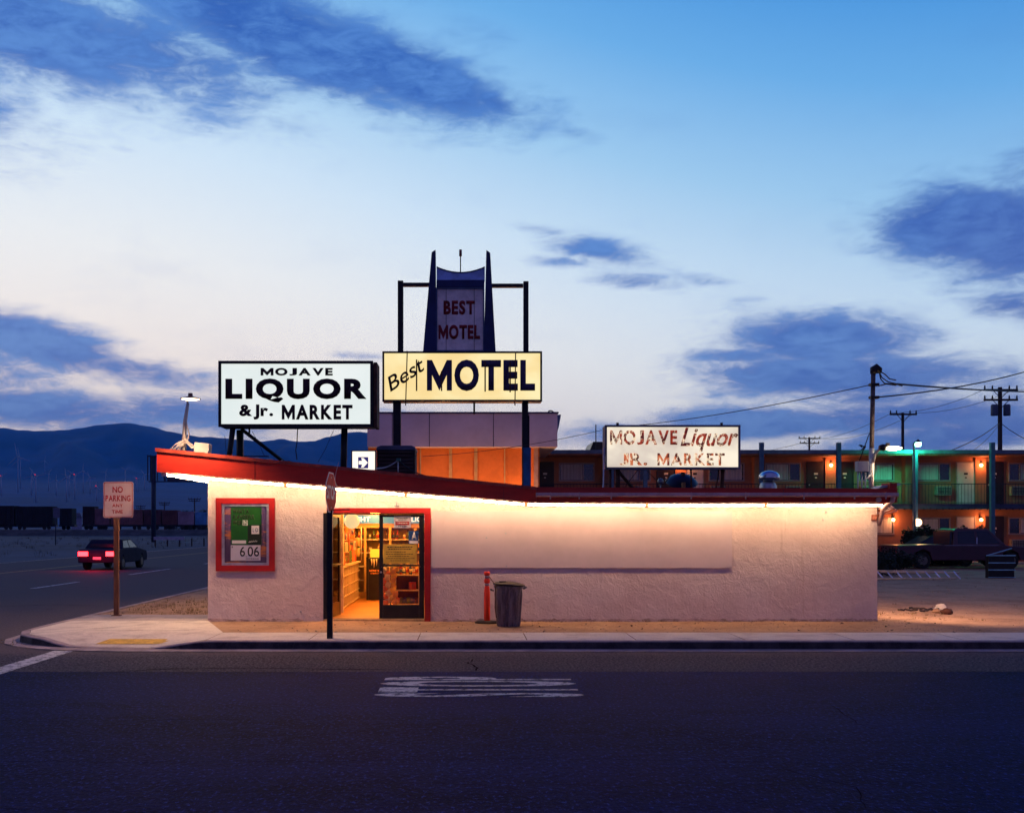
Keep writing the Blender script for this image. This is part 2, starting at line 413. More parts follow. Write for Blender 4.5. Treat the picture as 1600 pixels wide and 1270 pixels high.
# side road and highway (one surface)
kerb = [(-8.05, 140), (-8.05, 60), (-8.05, 30), (-8.05, 21), (-8.04, 19.2), (-7.98, 18.3), (-7.74, 17.72), (-7.35, 17.3), (-6.9, 17.02), (-6.4, 16.84), (-5.8, 16.74), (-5.2, 16.7), (-4.2, 16.7), (-2, 16.7), (2, 16.7), (8, 16.7), (20, 16.7), (60, 16.7)]
rd = MB()
rd.quad((-26, -12, 0), (60, -12, 0), (60, 17.6, 0), (-26, 17.6, 0))
rd.quad((-26, 17.6, 0), (-7.5, 17.6, 0), (-7.5, 700, 0), (-26, 700, 0))
road = surf('road', rd, M_asph)
def flat(poly, z, name, m, parent=road):
    b = MB(); b.bm.faces.new([b.bm.verts.new((x, y, z)) for x, y in poly]); return b.build(name, m, parent)
flat([(-6.70, 3.0), (-6.37, 3.0), (-6.37, 16.55), (-6.70, 16.62)], .005, 'limit_line', M_paint)
me = fit_text('STOP', 1.62, 2.52, bold=.028, spacing=1.1)
b = MB(); b.mesh(me)
for v in b.bm.verts: v.co = Vector((1.40 - v.co.y, 12.12 + v.co.x, .005))
b.build('stop_marking', M_paint, road)
for (y0, y1) in ((33.2, 37.2), (42.8, 48.6), (55, 60), (68, 73), (24, 28.0), (14.5, 18.5)):
    flat([(-14.2, y0), (-14.02, y0), (-14.02, y1), (-14.2, y1)], .005, 'lane_dash', M_paint)
flat([(-20.1, 14), (-19.95, 14), (-19.95, 500), (-20.1, 500)], .005, 'centre_line', M_ypaint)
flat([(-25.6, 14), (-25.45, 14), (-25.45, 500), (-25.6, 500)], .005, 'edge_line', M_paint)
def crack(pts, w, seed, z=.004):
    rnd = random.Random(seed); out = []
    for (a, c) in zip(pts, pts[1:]):
        n = max(2, int(math.dist(a, c) / .11))
        for i in range(n):
            t = i / n; out.append((a[0] + (c[0] - a[0]) * t + rnd.uniform(-.025, .025), a[1] + (c[1] - a[1]) * t + rnd.uniform(-.03, .03)))
    b = MB(); rows = []
    for i, p in enumerate(out):
        d = Vector(out[min(i + 1, len(out) - 1)]) - Vector(out[max(i - 1, 0)]); nrm = Vector((-d.y, d.x)).normalized() if d.length else Vector((0, 1))
        ww = w * rnd.uniform(.25, 1.1) * min(1, 4 * min(i + 1, len(out) - i) / len(out) + .15)
        rows.append((b.bm.verts.new((p[0] + nrm.x * ww, p[1] + nrm.y * ww, z)), b.bm.verts.new((p[0] - nrm.x * ww, p[1] - nrm.y * ww, z))))
    for A, B in zip(rows, rows[1:]): b.bm.faces.new([A[0], A[1], B[1], B[0]])
    return b.build('crack', M_crack, road)
M_crack = mat('dark_crack', (.008, .007, .007), 1, var=.1, spec=0)  # plain dark colour for cracks and joints
crack([(-5.2, 14.05), (-4.3, 14.5), (-3.2, 14.6), (-1.8, 14.45), (-.4, 14.5)], .022, 1)
crack([(-4.6, 16.4), (-5.6, 15.0), (-5.9, 14.2)], .008, 2)
crack([(.10, 15.55), (.02, 15.1), (.14, 14.6), (.10, 14.2)], .018, 3)
crack([(6.0, 14.6), (7.2, 14.2), (8.5, 13.9)], .009, 4)
crack([(-.4, 14.5), (2, 14.25), (5, 14.22), (9, 14.27)], .006, 5)
crack([(-6.9, 11.0), (-4.5, 10.6), (-1.5, 10.75)], .005, 6)
crack([(1.9, 10.3), (2.4, 9.5), (2.9, 9.2)], .006, 8)
crack([(-4, 7.4), (-1, 7.1), (2, 7.2), (5, 6.8)], .007, 9)
crack([(-7, 9.0), (-3, 8.75), (1, 8.9), (6, 8.5)], .005, 21)
crack([(2.6, 8.6), (3.0, 7.9), (2.8, 7.2)], .005, 22)
crack([(3.4, 12.5), (4.1, 11.6), (4.0, 10.4), (4.6, 9.6)], .005, 23)
crack([(-13, 25), (-11, 26.2), (-9, 26)], .03, 10)

# lot: raised dirt
lot = MB()
def walk_h(x, y):      # height of the paving: drops to the gutter at the corner ramp
    fx = min(max((x + 7.15) / .55, 0), 1) * min(max((-4.35 - x) / .85, 0), 1)
    fy = min(max((18.1 - y) / 1.3, 0), 1)
    return .15 - .135 * fx * fy
edge = []
for i in range(241):
    y = 16.7 + i * 0
random.seed(3)
# displaced dirt sheet
def lot_h(x, y):
    base = .125
    return base + .018 * mnoise.noise((x * .9, y * .9, 0)) + .012 * mnoise.noise((x * 3, y * 3, 4))
xs = [-7.85 + i * .3 for i in range(150)]; ys = [18.0 + j * .3 for j in range(64)]
ys += [37.2 + (j + 1) * 1.5 for j in range(22)]
grid = [[lot.bm.verts.new((x, y, lot_h(x, y) if not (-5.3 < x < 8.3 and 20.4 < y < 29.2) else .10)) for x in xs] for y in ys]
for r0, r1 in zip(grid, grid[1:]):
    for i in range(len(xs) - 1): lot.bm.faces.new([r0[i], r0[i + 1], r1[i + 1], r1[i]]).smooth = True
lot.quad((-7.85, 18.0, -.02), (37, 18.0, -.02), (37, 18.0, .13), (-7.85, 18.0, .13))
surf('dirt_lot', lot, M_dirt)
# sidewalk slabs: front strip and corner pad
def slab(x0, x1, y0, y1, name, m, parent=None, nx=1, ny=1, h=None):
    b = MB(); h = h or walk_h
    V = [[b.bm.verts.new((x0 + (x1 - x0) * i / nx, y0 + (y1 - y0) * j / ny, h(x0 + (x1 - x0) * i / nx, y0 + (y1 - y0) * j / ny))) for i in range(nx + 1)] for j in range(ny + 1)]
    for A, B in zip(V, V[1:]):
        for i in range(nx): b.bm.faces.new([A[i], A[i + 1], B[i + 1], B[i]])
    return b
side = slab(-4.30, -2.62, 16.86, 18.05, '', None, nx=6, ny=3)
sidewalk = surf('sidewalk', side, M_walk)
xj = -2.61
while xj < 36:
    w = 1.80
    b = slab(xj, xj + w - .012, 16.86, 18.05, '', None)
    b.build('slab', M_walk, sidewalk); xj += w
# corner pad following the kerb, cut by a diagonal on the building side
pad = MB(); n = 26; rows = []
def kerb_at(x):
    for (a, c) in zip(kerb, kerb[1:]):
        if min(a[0], c[0]) <= x <= max(a[0], c[0]) and a[0] != c[0]: return a[1] + (c[1] - a[1]) * (x - a[0]) / (c[0] - a[0])
    return 16.7
for i in range(n + 1):
    x = -7.86 + (-4.31 + 7.86) * i / n
    y0 = kerb_at(min(max(x * 1.0, -7.97), -4.3)) + .17 if x > -7.7 else kerb_at(max(x - .1, -7.97)) + .2
    dg = (x + 5.15) / .85
    y1 = 20.35 if dg < 0 else 20.35 - 2.3 * dg
    y1 = max(y1, 18.05)
    rows.append([pad.bm.verts.new((x, y0 + (y1 - y0) * j / 10, walk_h(x, y0 + (y1 - y0) * j / 10) )) for j in range(11)])
for A, B in zip(rows, rows[1:]):
    for j in range(10): pad.bm.faces.new([A[j], B[j], B[j + 1], A[j + 1]])
pad.build('corner_pad', M_walk, sidewalk)
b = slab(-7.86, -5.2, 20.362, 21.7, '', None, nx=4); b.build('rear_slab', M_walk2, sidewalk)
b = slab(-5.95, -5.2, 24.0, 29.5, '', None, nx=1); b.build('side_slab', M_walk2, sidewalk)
# yellow tactile strip on the ramp
tb = MB(); q = [(-6.22, 17.12), (-5.12, 17.12), (-5.0, 17.52), (-6.12, 17.52)]
V = []
for i in range(13):
    s0 = i / 12; xa = q[0][0] + (q[1][0] - q[0][0]) * s0; xb = q[3][0] + (q[2][0] - q[3][0]) * s0
    V.append([tb.bm.verts.new((xa + (xb - xa) * j / 4, 17.12 + .4 * j / 4, walk_h(xa, 17.12 + .4 * j / 4) + .006)) for j in range(5)])
for A, B in zip(V, V[1:]):
    for j in range(4): tb.bm.faces.new([A[j], B[j], B[j + 1], A[j + 1]])
tb.build('tactile_strip', mat('tactile_yellow', (.62, .36, .04), .8, var=.2, vscale=9), sidewalk)
# joint lines on the pad
for (a, c) in (((-7.55, 17.9), (-5.35, 20.3)), ((-6.9, 18.4), (-5.0, 18.4))):
    d = Vector((c[0] - a[0], c[1] - a[1])).normalized(); nn = Vector((-d.y, d.x)) * .008; b = MB()
    P = [(a[0] + nn.x, a[1] + nn.y), (c[0] + nn.x, c[1] + nn.y), (c[0] - nn.x, c[1] - nn.y), (a[0] - nn.x, a[1] - nn.y)]
    b.quad(*[(x, y, walk_h(x, y) + .004) for x, y in P]); b.build('joint_line', M_crack, sidewalk)
# kerb
kb = MB(); kp = []
for (a, c) in zip(kerb, kerb[1:]):
    n = max(1, int(math.dist(a, c) / .25)) if math.dist(a, c) < 14 else 3
    kp += [(a[0] + (c[0] - a[0]) * i / n, a[1] + (c[1] - a[1]) * i / n) for i in range(n)]
kp.append(kerb[-1]); prev = None
for i, p in enumerate(kp):
    a = kp[max(i - 1, 0)]; c = kp[min(i + 1, len(kp) - 1)]; d = Vector((c[0] - a[0], c[1] - a[1])).normalized(); nin = Vector((-d.y, d.x))
    h = walk_h(p[0] + nin.x * .16, p[1] + nin.y * .16) if p[1] < 22 else .15
    sec = []
    lip = -.25
    for (o_, z_) in ((lip, .006), (lip, .012), (0, .022), (.012, max(.024, h - .012)), (.03, h), (.158, h), (.158, -.02)):
        sec.append(kb.bm.verts.new((p[0] + nin.x * o_, p[1] + nin.y * o_, z_)))
    if prev:
        for k in range(len(sec) - 1): kb.bm.faces.new([prev[k], sec[k], sec[k + 1], prev[k + 1]])
    prev = sec
kerb_o = surf('kerb', kb, M_kerb)
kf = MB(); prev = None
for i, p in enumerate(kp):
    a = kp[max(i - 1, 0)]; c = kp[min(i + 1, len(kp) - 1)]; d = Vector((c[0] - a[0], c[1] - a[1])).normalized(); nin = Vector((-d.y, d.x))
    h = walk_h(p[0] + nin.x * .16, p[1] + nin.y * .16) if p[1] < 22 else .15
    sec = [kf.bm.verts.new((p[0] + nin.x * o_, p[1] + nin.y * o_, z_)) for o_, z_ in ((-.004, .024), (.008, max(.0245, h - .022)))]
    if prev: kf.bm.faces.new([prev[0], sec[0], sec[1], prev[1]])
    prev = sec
kf.build('kerb_face', mat('dark_kerb', (.055, .042, .042), .95, var=.35, vscale=5), kerb_o)  # kerb face coloured much darker than the kerb top
# railway embankment
eb = MB(); eb.prism([(222, 0), (226, 1.25), (234, 1.25), (239, 0)], 'x', -400, 40)
surf('railway_embankment', eb, mat('ballast', (.07, .06, .06), 1, var=.3, vscale=.5))

# mountains
ridge = [(-700, 700), (-300, 690), (0, 668), (50, 673), (110, 671), (150, 664), (200, 660), (230, 665), (280, 677), (313, 682), (351, 684), (416, 690), (439, 684), (457, 689), (490, 689), (532, 677), (557, 674), (573, 675), (640, 668), (760, 690), (870, 715), (1000, 740), (1200, 765), (1600, 790), (2200, 800)]
def ridge_px(px):
    for (a, c) in zip(ridge, ridge[1:]):
        if a[0] <= px <= c[0]: return a[1] + (c[1] - a[1]) * (px - a[0]) / (c[0] - a[0])
    return 800
def mount_h(px, d):
    rz = (HY - ridge_px(px)) / F
    u = px / F
    if d < 1500: return 0
    fan = .068 * rz / .1
    if d < 5500: h = fan * .70 * (d - 1500) / 4000 * 5500 / 1.0
    else:
        t = min((d - 5500) / 2500, 1); base = fan * .70 * 5500
        rid = rz * 8000
        x0, y0 = u * 9, d / 900
        fold = mnoise.noise((u * 26 + d / 2600, d / 1500, 1.7)) * .5 + mnoise.noise((u * 60, d / 700, 5.1)) * .25
        t2 = t ** 1.15
        h = base + (rid - base) * t2 + fold * (rid * .32) * math.sin(math.pi * t)
        if d > 8000: h = rid * max(0, 1 - (d - 8000) / 1500)
        if abs(d - 8000) < 1: h = rid + 10 * mnoise.noise((u * 90, 2, 3))
    return max(h, 0)
mb = MB(); DS = [1500, 2000, 2600, 3200, 4000, 4800, 5500] + [5500 + 125 * i for i in range(1, 21)] + [8500, 9100]
PX = [-700 + 8 * i for i in range(345)]
G = [[mb.bm.verts.new((X(px, d), d, mount_h(px, d) - .02)) for px in PX] for d in DS]
for A, B in zip(G, G[1:]):
    for i in range(len(PX) - 1): mb.bm.faces.new([A[i], A[i + 1], B[i + 1], B[i]]).smooth = True
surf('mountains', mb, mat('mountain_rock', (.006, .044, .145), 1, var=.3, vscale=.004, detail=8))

# air
hz = MB(); hz.box(-9900, 9900, -900, 10900, -1.2, 900)
hm = bpy.data.materials.new('air'); hm.use_nodes = True; hm.node_tree.nodes.clear(); T = NT(hm.node_tree)
pv = T.node('ShaderNodeVolumePrincipled'); pv.inputs['Color'].default_value = (.06, .42, 1, 1); pv.inputs['Density'].default_value = 6.5e-5; pv.inputs['Anisotropy'].default_value = 0
ho = T.node('ShaderNodeOutputMaterial'); T.l.new(pv.outputs[0], ho.inputs['Volume'])
hz.build('haze', hm, kind='stuff')
# ================================================================== LIQUOR STORE
YW = 20.5                      # front wall plane
XL, XR, YB = -5.19, 8.21, 28.6
def zs(x): return 2.477 + max(0, (1.33 - x)) * (3.07 - 2.477) / (1.33 + 5.99)
def zt(x): return 2.70 + (max(0, (1.33 - x)) * (3.50 - 2.76) / (1.33 + 5.99) + .06 if x < 1.33 else .045)
store = thing('liquor_store', ((XL + XR) / 2, 24.5, .12), 'low pink stucco corner store with a red sloping roof edge and lit eaves', 'store')
DX0, DX1, DZ = -2.88, -.845, 2.30
w = MB()
w.prism([(XL, .05), (DX0, .05), (DX0, zs(DX0)), (XL, zs(XL))], 'y', YW, YW + .16)
w.prism([(DX0, DZ), (DX1, DZ), (DX1, zs(DX1)), (DX0, zs(DX0))], 'y', YW, YW + .16)
w.prism([(DX1, .05), (XR, .05), (XR, zs(XR)), (1.33, zs(1.33)), (DX1, zs(DX1))], 'y', YW, YW + .16)
w.build('front_wall', M_wall, store)
w = MB(); w.box(XL, XL + .16, YW + .16, YB, .05, 3.0); w.build('side_wall', M_wall, store)
w = MB(); w.box(XR - .16, XR, YW + .16, YB, .05, 2.477); w.build('side_wall', M_wall, store)
w = MB(); w.box(XL, XR, YB, YB + .16, .05, 2.477); w.build('rear_wall', M_wall, store)
# ragged stucco foot
rnd = random.Random(5); w = MB(); x = XL
while x < XR - .1:
    dx_ = rnd.uniform(.10, .30)
    if not (DX0 - .15 < x + dx_ and x < DX1 + .15):
        x1 = min(x + dx_, XR); w.prism([(x, .08), (x1, .08), (x1, .15 + rnd.uniform(0, .03)), ((x + x1) / 2, .155 + rnd.uniform(0, .035)), (x, .15 + rnd.uniform(0, .03))], 'y', YW - rnd.uniform(.012, .035), YW)
    x += dx_
w.build('stucco_foot', mat('chipped_stucco', (.50, .36, .33), .95, var=.3, vscale=6), store, kind='stuff')
# large flat board over the wall with its lower lip
w = MB(); zb = Z(887, YW - .03)
w.box(DX1 + .13, X(1143, YW), YW - .035, YW, zb, zs(3) - .16)
w.build('wall_board', M_panel, store)
# small hooks, stains and bolts on the wall
for (px, py) in ((790, 833), (791, 884), (760, 840), (1290, 800), (1286, 812), (470, 955)):
    b = MB(); xx, zz = X(px, YW), Z(py, YW); b.tube([(xx, YW - .05, zz), (xx, YW + .01, zz)], .018, 6); b.build('wall_hook', M_galv, store)
# roof body, soffit, fascia
RX0, RX1 = -5.99, 8.27
w = MB(); w.prism([(RX0 + .03, zs(RX0) + .04), (1.33, zs(1.33) + .04), (RX1, zs(RX1) + .04), (RX1, zt(RX1) - .02), (1.35, zt(1.35) - .02), (RX0 + .03, zt(RX0) - .03)], 'y', 19.83, 29.3)
w.build('roof', M_asphaltroof, store)
w = MB()
w.prism([(RX0 + .04, zs(RX0) + .012), (XL, zs(XL) + .012), (1.33, zs(1.33) + .012), (RX1 - .01, zs(RX1) + .012), (RX1 - .01, zs(RX1) + .038), (1.33, zs(1.33) + .038), (RX0 + .04, zs(RX0) + .038)], 'y', 19.82, 29.28)
w.build('soffit', mat('soffit_paint', (.60, .46, .40), .7, var=.1), store)
w = MB(); w.prism([(RX0, zs(RX0)), (1.33, zs(1.33)), (1.33, zt(1.30)), (RX0, zt(RX0))], 'y', 19.76, 19.815)
w.build('sloping_fascia', M_red, store, label='red sloping fascia board over the entrance')
w = MB(); w.prism([(1.335, zs(2)), (RX1, zs(2)), (RX1, zt(2)), (1.335, zt(2) + .03)], 'y', 19.765, 19.815)
w.build('flat_fascia', M_red, store)
w = MB(); w.box(RX0 - .0, RX0 + .035, 19.817, 29.3, zs(RX0), zt(RX0)); w.build('side_fascia', M_red, store)
w = MB(); w.box(RX1, RX1 + .035, 19.765, 29.3, zs(9), zt(9)); w.build('side_fascia', M_red, store)
# metal drip edges
w = MB(); w.prism([(RX0 - .02, zt(RX0) - .04), (1.33, zt(1.3) - .035), (1.33, zt(1.3) + .02), (RX0 - .02, zt(RX0) + .03)], 'y', 19.73, 19.758)
w.build('drip_edge', mat('red_flashing', (.34, .05, .03), .4, var=.25, vscale=4), store)
w = MB()
for k in range(16):
    xa = -5.5 + k * .42; w.prism([(xa, zt(xa) + .004), (xa + .4, zt(xa + .4) + .002), (xa + .4, zt(xa + .4) + .022 + rnd.uniform(0, .02)), (xa, zt(xa) + .012)], 'y', 19.77, 19.95)
w.build('curled_roofing', mat('torn_roofing', (.16, .10, .09), .9, var=.4, vscale=5), store, kind='stuff')
for xx in (-4.1, -1.7, .7):
    b = MB(); b.box(xx, xx + .006, 19.754, 19.76, zs(xx) + .01, zt(xx) - .05); b.build('fascia_joint', M_black, store)
for xx in (3.7, 6.1):
    b = MB(); b.box(xx, xx + .006, 19.759, 19.765, zs(xx) + .005, zt(xx) - .01); b.build('fascia_joint', M_black, store)
# gutter on the flat half
gz0, gz1 = Z(776, 19.62), Z(769.5, 19.62)
w = MB(); w.prism([(19.60, gz1), (19.60, gz0 + .02), (19.63, gz0), (19.74, gz0), (19.765, gz1)], 'x', X(838, 19.62), X(1404, 19.62))
gut = w.build('gutter', M_pinkmetal, store)
for px in (860, 905, 955, 1080, 1165, 1256, 1335, 1384):
    b = MB(); xx = X(px, 19.6); b.box(xx - .012, xx + .012, 19.585, 19.60, gz0 - .045, gz1 + .004); b.build('gutter_strap', M_pinkmetal, gut)
# gutter outlet and downspout at the right end
xo = X(1396, 19.7)
w = MB(); w.tube([(xo, 19.7, gz0 + .02), (xo, 19.75, gz0 - .07), (X(1383, 20), 20.1, gz0 - .22), (XR + .05, 20.45, 2.20), (XR + .05, 20.56, 2.05)], .045, 10)
w.build('downspout', M_pinkmetal, store)
for dz_, r_, l_ in ((.0, .018, .0), (.05, .014, .06)):
    b = MB(); b.tube([(X(1382, 20), 20.3, 2.42 - dz_), (X(1398, 20) + l_, 20.25, 2.44 - dz_), (X(1404, 20) + l_, 20.2, 2.38 - dz_), (X(1392, 20), 20.4, 2.30 - dz_), (XR + .03, 20.6, 2.28)], r_, 6); b.build('conduit', M_pinkmetal, store)
b = MB(); b.tube([(X(1373, 19.74), 19.72, 2.53), (X(1373, 19.74), 19.76, 2.53)], .05, 12); b.build('round_cap', M_pinkmetal, store)
b = MB(); b.box(XR - .12, XR - .02, YW - .04, YW, 2.13, 2.25); b.build('junction_box', mat('rust_box', (.35, .12, .08), .7), store)
# eave light tubes with sockets
M_tube = emit('fluorescent_glow', (1.0, .68, .38), 74.0)
sx = [-5.90, -3.57, -1.206, 1.157, 3.52, 5.85, 8.17]
def eave_tube(p0, p1, end_tags=True):
    b = MB(); b.tube([p0, p1], .019, 10)
    t = b.build('light_tube', M_tube, store)
    return t
for a, c in zip(sx, sx[1:]):
    eave_tube((a + .04, 20.07, zs(a + .04) - .045), (c - .04, 20.07, zs(c - .04) - .045))
for a in sx[1:-1]:
    b = MB(); z = zs(a); b.box(a - .035, a + .035, 20.08, 20.16, z - .02, z + .012); b.box(a - .018, a + .018, 20.085, 20.155, z - .085, z - .02); b.box(a - .06, a + .06, 20.09, 20.15, z - .055, z - .03)
    b.build('tube_socket', mat('socket_brown', (.20, .09, .05), .6), store)
for (y0, y1) in ((20.1, 22.3), (22.45, 24.7), (24.85, 27.1)):
    eave_tube((-5.72, y0, zs(-5.72) - .05), (-5.72, y1, zs(-5.72) - .05))
b = MB(); b.box(-5.94, -5.84, 19.88, 19.96, zs(-5.9) - .07, zs(-5.9) + .01); b.build('tube_socket', M_galv, store)

# door trim
w = MB(); w.box(DX0 + .08, DX1 + .115, YW - .05, YW + .10, DZ - .015, DZ + .085); w.build('door_trim', M_trim, store)
w = MB(); w.box(DX1 - .01, DX1 + .115, YW - .05, YW + .10, .12, DZ - .016); w.build('door_trim', M_trim, store)
w = MB(); w.box(DX0, DX0 + .075, YW - .015, YW + .12, .12, DZ - .016)
w.box(DX0 + .077, DX1 - .012, YW + .02, YW + .10, DZ - .042, DZ - .017); w.build('door_frame', M_black, store)
w = MB(); w.box(DX0, DX1, YW - .03, YW + .2, .10, .165); w.build('threshold', mat('worn_threshold', (.42, .26, .14), .6, var=.3), store)
def door_leaf(name, wd, label):
    """leaf from x=0..wd, z=0..ht, built in its own space"""
    ht = DZ - .046 - .17
    leaf = bpy.data.objects.new(name, None); COL.objects.link(leaf); leaf.parent = store; leaf['label'] = label
    f = MB(); f.box(0, .075, 0, .045, 0, ht); f.box(wd - .10, wd, 0, .045, 0, ht); f.box(.076, wd - .101, 0, .045, ht - .05, ht); f.box(.076, wd - .101, 0, .045, 0, .275)
    f.box(.076, wd - .101, 0, .045, 1.05, 1.085)
    o = f.build('door_rails', M_black, None); o.parent = leaf
    gg = MB(); gg.box(.07, wd - .095, .018, .026, .27, ht - .045); o = gg.build('glass_pane', glass('door_glass', (.97, .96, .93), .02), None); o.parent = leaf
    h = MB(); h.tube([(.05, -.01, 1.04), (.05, -.06, 1.06), (wd - .08, -.06, 1.06), (wd - .08, -.01, 1.04)], .012, 6); o = h.build('push_bar', M_black, None); o.parent = leaf
    k = MB(); k.tube([(.035, -.02, .93), (.035, 0, .93)], .02, 8); o = k.build('lock', M_galv, None); o.parent = leaf
    return leaf
so = Vector(store.location)
dl = door_leaf('door_leaf', .90, 'closed glass door leaf with notices'); dl.location = Vector((-1.765, YW + .05, .17)) - so
dl2 = door_leaf('door_leaf', .96, 'open glass door leaf swung inward'); dl2.location = Vector((DX0 + .085, YW + .09, .17)) - so; dl2.rotation_euler = (0, 0, R(82))
# notices on the closed leaf
YN = YW + .055
def sheet(px0, px1, py0, py1, Y, m, name, parent=store, th=.004, label=None):
    b = MB(); b.box(X(px0, Y), X(px1, Y), Y - th, Y, Z(py1, Y), Z(py0, Y)); o = b.build(name, m, parent)
    if label: o['label'] = label
    return o
M_paper = mat('paper', (.66, .62, .60), .8, var=.04)
M_ink = mat('black_ink', (.015, .012, .012), .7, var=.05)
M_redink = mat('red_ink', (.22, .015, .02), .7, var=.05)
YN = YW + .045
s = sheet(615.5, 642, 806, 824.5, YN, mat('grey_paper', (.34, .31, .36), .8), 'notice', label='grey notice with a red band')
sheet(618, 639.5, 814.5, 820, YN - .006, M_redink, 'red_band', s)
def print_line(xa, xc, py, hh, m, par, rnd, y=None, mn=1.0, mx=3.5):
    b = MB(); xx = xa; y = y or YN - .0055
    while xx < xc:
        ww = rnd.uniform(mn, mx); b.box(X(xx, YN), X(min(xc, xx + ww), YN), y, y + .001, Z(py + hh, YN), Z(py, YN)); xx += ww + .7
    return b.build('print_line', m, par)
rnd = random.Random(4)
print_line(620, 638, 808.5, 1.2, M_ink, s, rnd); print_line(622, 636, 811.3, .9, M_ink, s, rnd)
print_line(620, 638, 816.4, 1.0, M_paper, s, rnd, YN - .0115); print_line(622, 636, 821.6, 1.2, M_ink, s, rnd)
s = sheet(638.5, 654, 829, 849.5, YN - .01, mat('placard_blue', (.012, .045, .15), .5, var=.05), 'grade_placard', label='blue placard with a white letter A')
wall_text('A', X(642.5, YN), X(651.5, YN), Z(843, YN), Z(831, YN), YN - .016, M_paper, s, bold=.03, thick=.002)
sheet(639.5, 653, 844.6, 849, YN - .0165, M_paper, 'caption_strip', s, th=.001)
s = sheet(599, 651, 850, 880, YN, mat('yellow_sheet', (.55, .33, .045), .85, var=.1, vscale=6), 'yellow_notice', label='yellow sheet of small print')
rnd = random.Random(2)
print_line(605, 645, 853.5, 1.6, M_ink, s, rnd); print_line(607, 643, 856.8, 1.4, M_ink, s, rnd)
for i, (a, c) in enumerate(((603, 634), (603, 646), (606, 640), (603, 648), (610, 641))):
    print_line(a, c, 861.5 + i * 3.4, 1.0, M_ink, s, rnd, mn=1.2, mx=4)
# small wall lamp bracket above door
b = MB(); xx = X(620, YW); b.tube([(xx, YW, Z(790, YW)), (xx, YW - .06, Z(789, YW)), (xx, YW - .06, Z(784, YW))], .012, 6); b.box(xx - .05, xx + .05, YW - .03, YW, Z(791.5, YW), Z(789.5, YW)); b.build('bell_bracket', M_galv, store)
# wires hanging from the fascia beside the stop sign
b = MB(); b.tube([(X(529, 19.7), 19.72, Z(722, 19.7)), (X(525, 19.7), 19.70, Z(738, 19.7)), (X(523, 19.7), 19.70, Z(752, 19.7)), (X(528, 19.7), 19.74, Z(762, 19.7))], .006, 5); b.build('hanging_wire', M_pinkmetal, store)
b = MB(); b.tube([(X(525, YW), YW - .01, Z(758, YW)), (X(529, YW), YW - .02, Z(764, YW)), (X(534, YW), YW - .01, Z(766, YW))], .008, 5); b.build('hanging_wire', M_pinkmetal, store)

# framed poster window
fr = bpy.data.objects.new('poster_window', None); COL.objects.link(fr); fr.parent = store; fr['label'] = 'red framed display window with a green poster and a price card'
def frame(x0, x1, z0, z1, t, y0, y1, name, m, par):
    b = MB(); b.box(x0, x1, y0, y1, z1 - t, z1); b.box(x0, x1, y0, y1, z0, z0 + t); b.box(x0, x0 + t, y0, y1, z0 + t, z1 - t); b.box(x1 - t, x1, y0, y1, z0 + t, z1 - t)
    return b.build(name, m, par)
fx0, fx1, fz0, fz1 = X(338, YW), X(430, YW), Z(892, YW), Z(778, YW)
frame(fx0, fx1, fz0, fz1, .115, YW - .055, YW, 'outer_frame', M_trim, fr)
frame(fx0 + .117, fx1 - .117, fz0 + .117, fz1 - .117, .05, YW - .035, YW - .002, 'inner_frame', M_galv, fr)
gx0, gx1, gz_0, gz_1 = fx0 + .168, fx1 - .168, fz0 + .168, fz1 - .168
b = MB(); b.box(gx0, gx1, YW - .012, YW - .006, gz_0, gz_1)
mg = bpy.data.materials.new('painted_reflection'); mg.use_nodes = True; T = NT(mg.node_tree); bb = T.n['Principled BSDF']
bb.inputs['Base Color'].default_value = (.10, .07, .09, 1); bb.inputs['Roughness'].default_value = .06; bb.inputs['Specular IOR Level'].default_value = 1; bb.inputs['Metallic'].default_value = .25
T.l.new(T.mix(T.ss(T.noise(T.mapping(T.node('ShaderNodeTexCoord').outputs['Object'], scale=(.8, 1, 3)), 2.6, 4, .55, .5), .5, .66), (.10, .06, .12), (.62, .20, .055)), bb.inputs['Base Color'])  # sunset reflection put into the pane colour as orange patches
b.build('glass_pane', mg, fr)
YP = YW - .014
ps = sheet(361, 408.5, 792, 851, YP, mat('poster_green', (.006, .075, .008), .5, var=.08), 'poster', fr)
pb = sheet(387, 408, 820, 850.5, YP - .005, mat('poster_dark', (.006, .012, .006), .5), 'dark_patch', ps, th=.001)
wall_text('WHAT A', X(364, YP), X(389, YP), Z(802, YP), Z(795, YP), YP - .005, M_ink, ps, thick=.001, bold=.03)
wall_text('FLAVORFUL', X(364, YP), X(398, YP), Z(811, YP), Z(804, YP), YP - .005, M_ink, ps, thick=.001, bold=.03)
wall_text('WOR', X(364, YP), X(378.5, YP), Z(820, YP), Z(813, YP), YP - .005, M_ink, ps, thick=.001, bold=.03)
sheet(379, 387, 812.5, 820.5, YP - .005, M_paper, 'white_patch', ps, th=.001)
wall_text('LD', X(380, YP), X(386.3, YP), Z(819.7, YP), Z(813.3, YP), YP - .007, mat('poster_green', (0, 0, 0)), ps, thick=.001, bold=.03)
sheet(393, 405, 821, 834, YP - .007, M_paper, 'white_patch', ps, th=.001)
wall_text('L·D', X(395, YP), X(403.5, YP), Z(831, YP), Z(824.5, YP), YP - .009, mat('blue_ink', (.03, .04, .14), .6), ps, thick=.001, bold=.02)
sheet(362.5, 384.5, 844, 849, YP - .005, M_paper, 'fine_print_strip', ps, th=.001)
b = MB(); b.tube([(X(388.5 + i * .9, YP), YP - .008, Z(846.5 - .12 * i * .9 + 1.4 * math.sin(i * 1.9), YP)) for i in range(16)], .004, 4); b.build('signature', M_paper, ps)
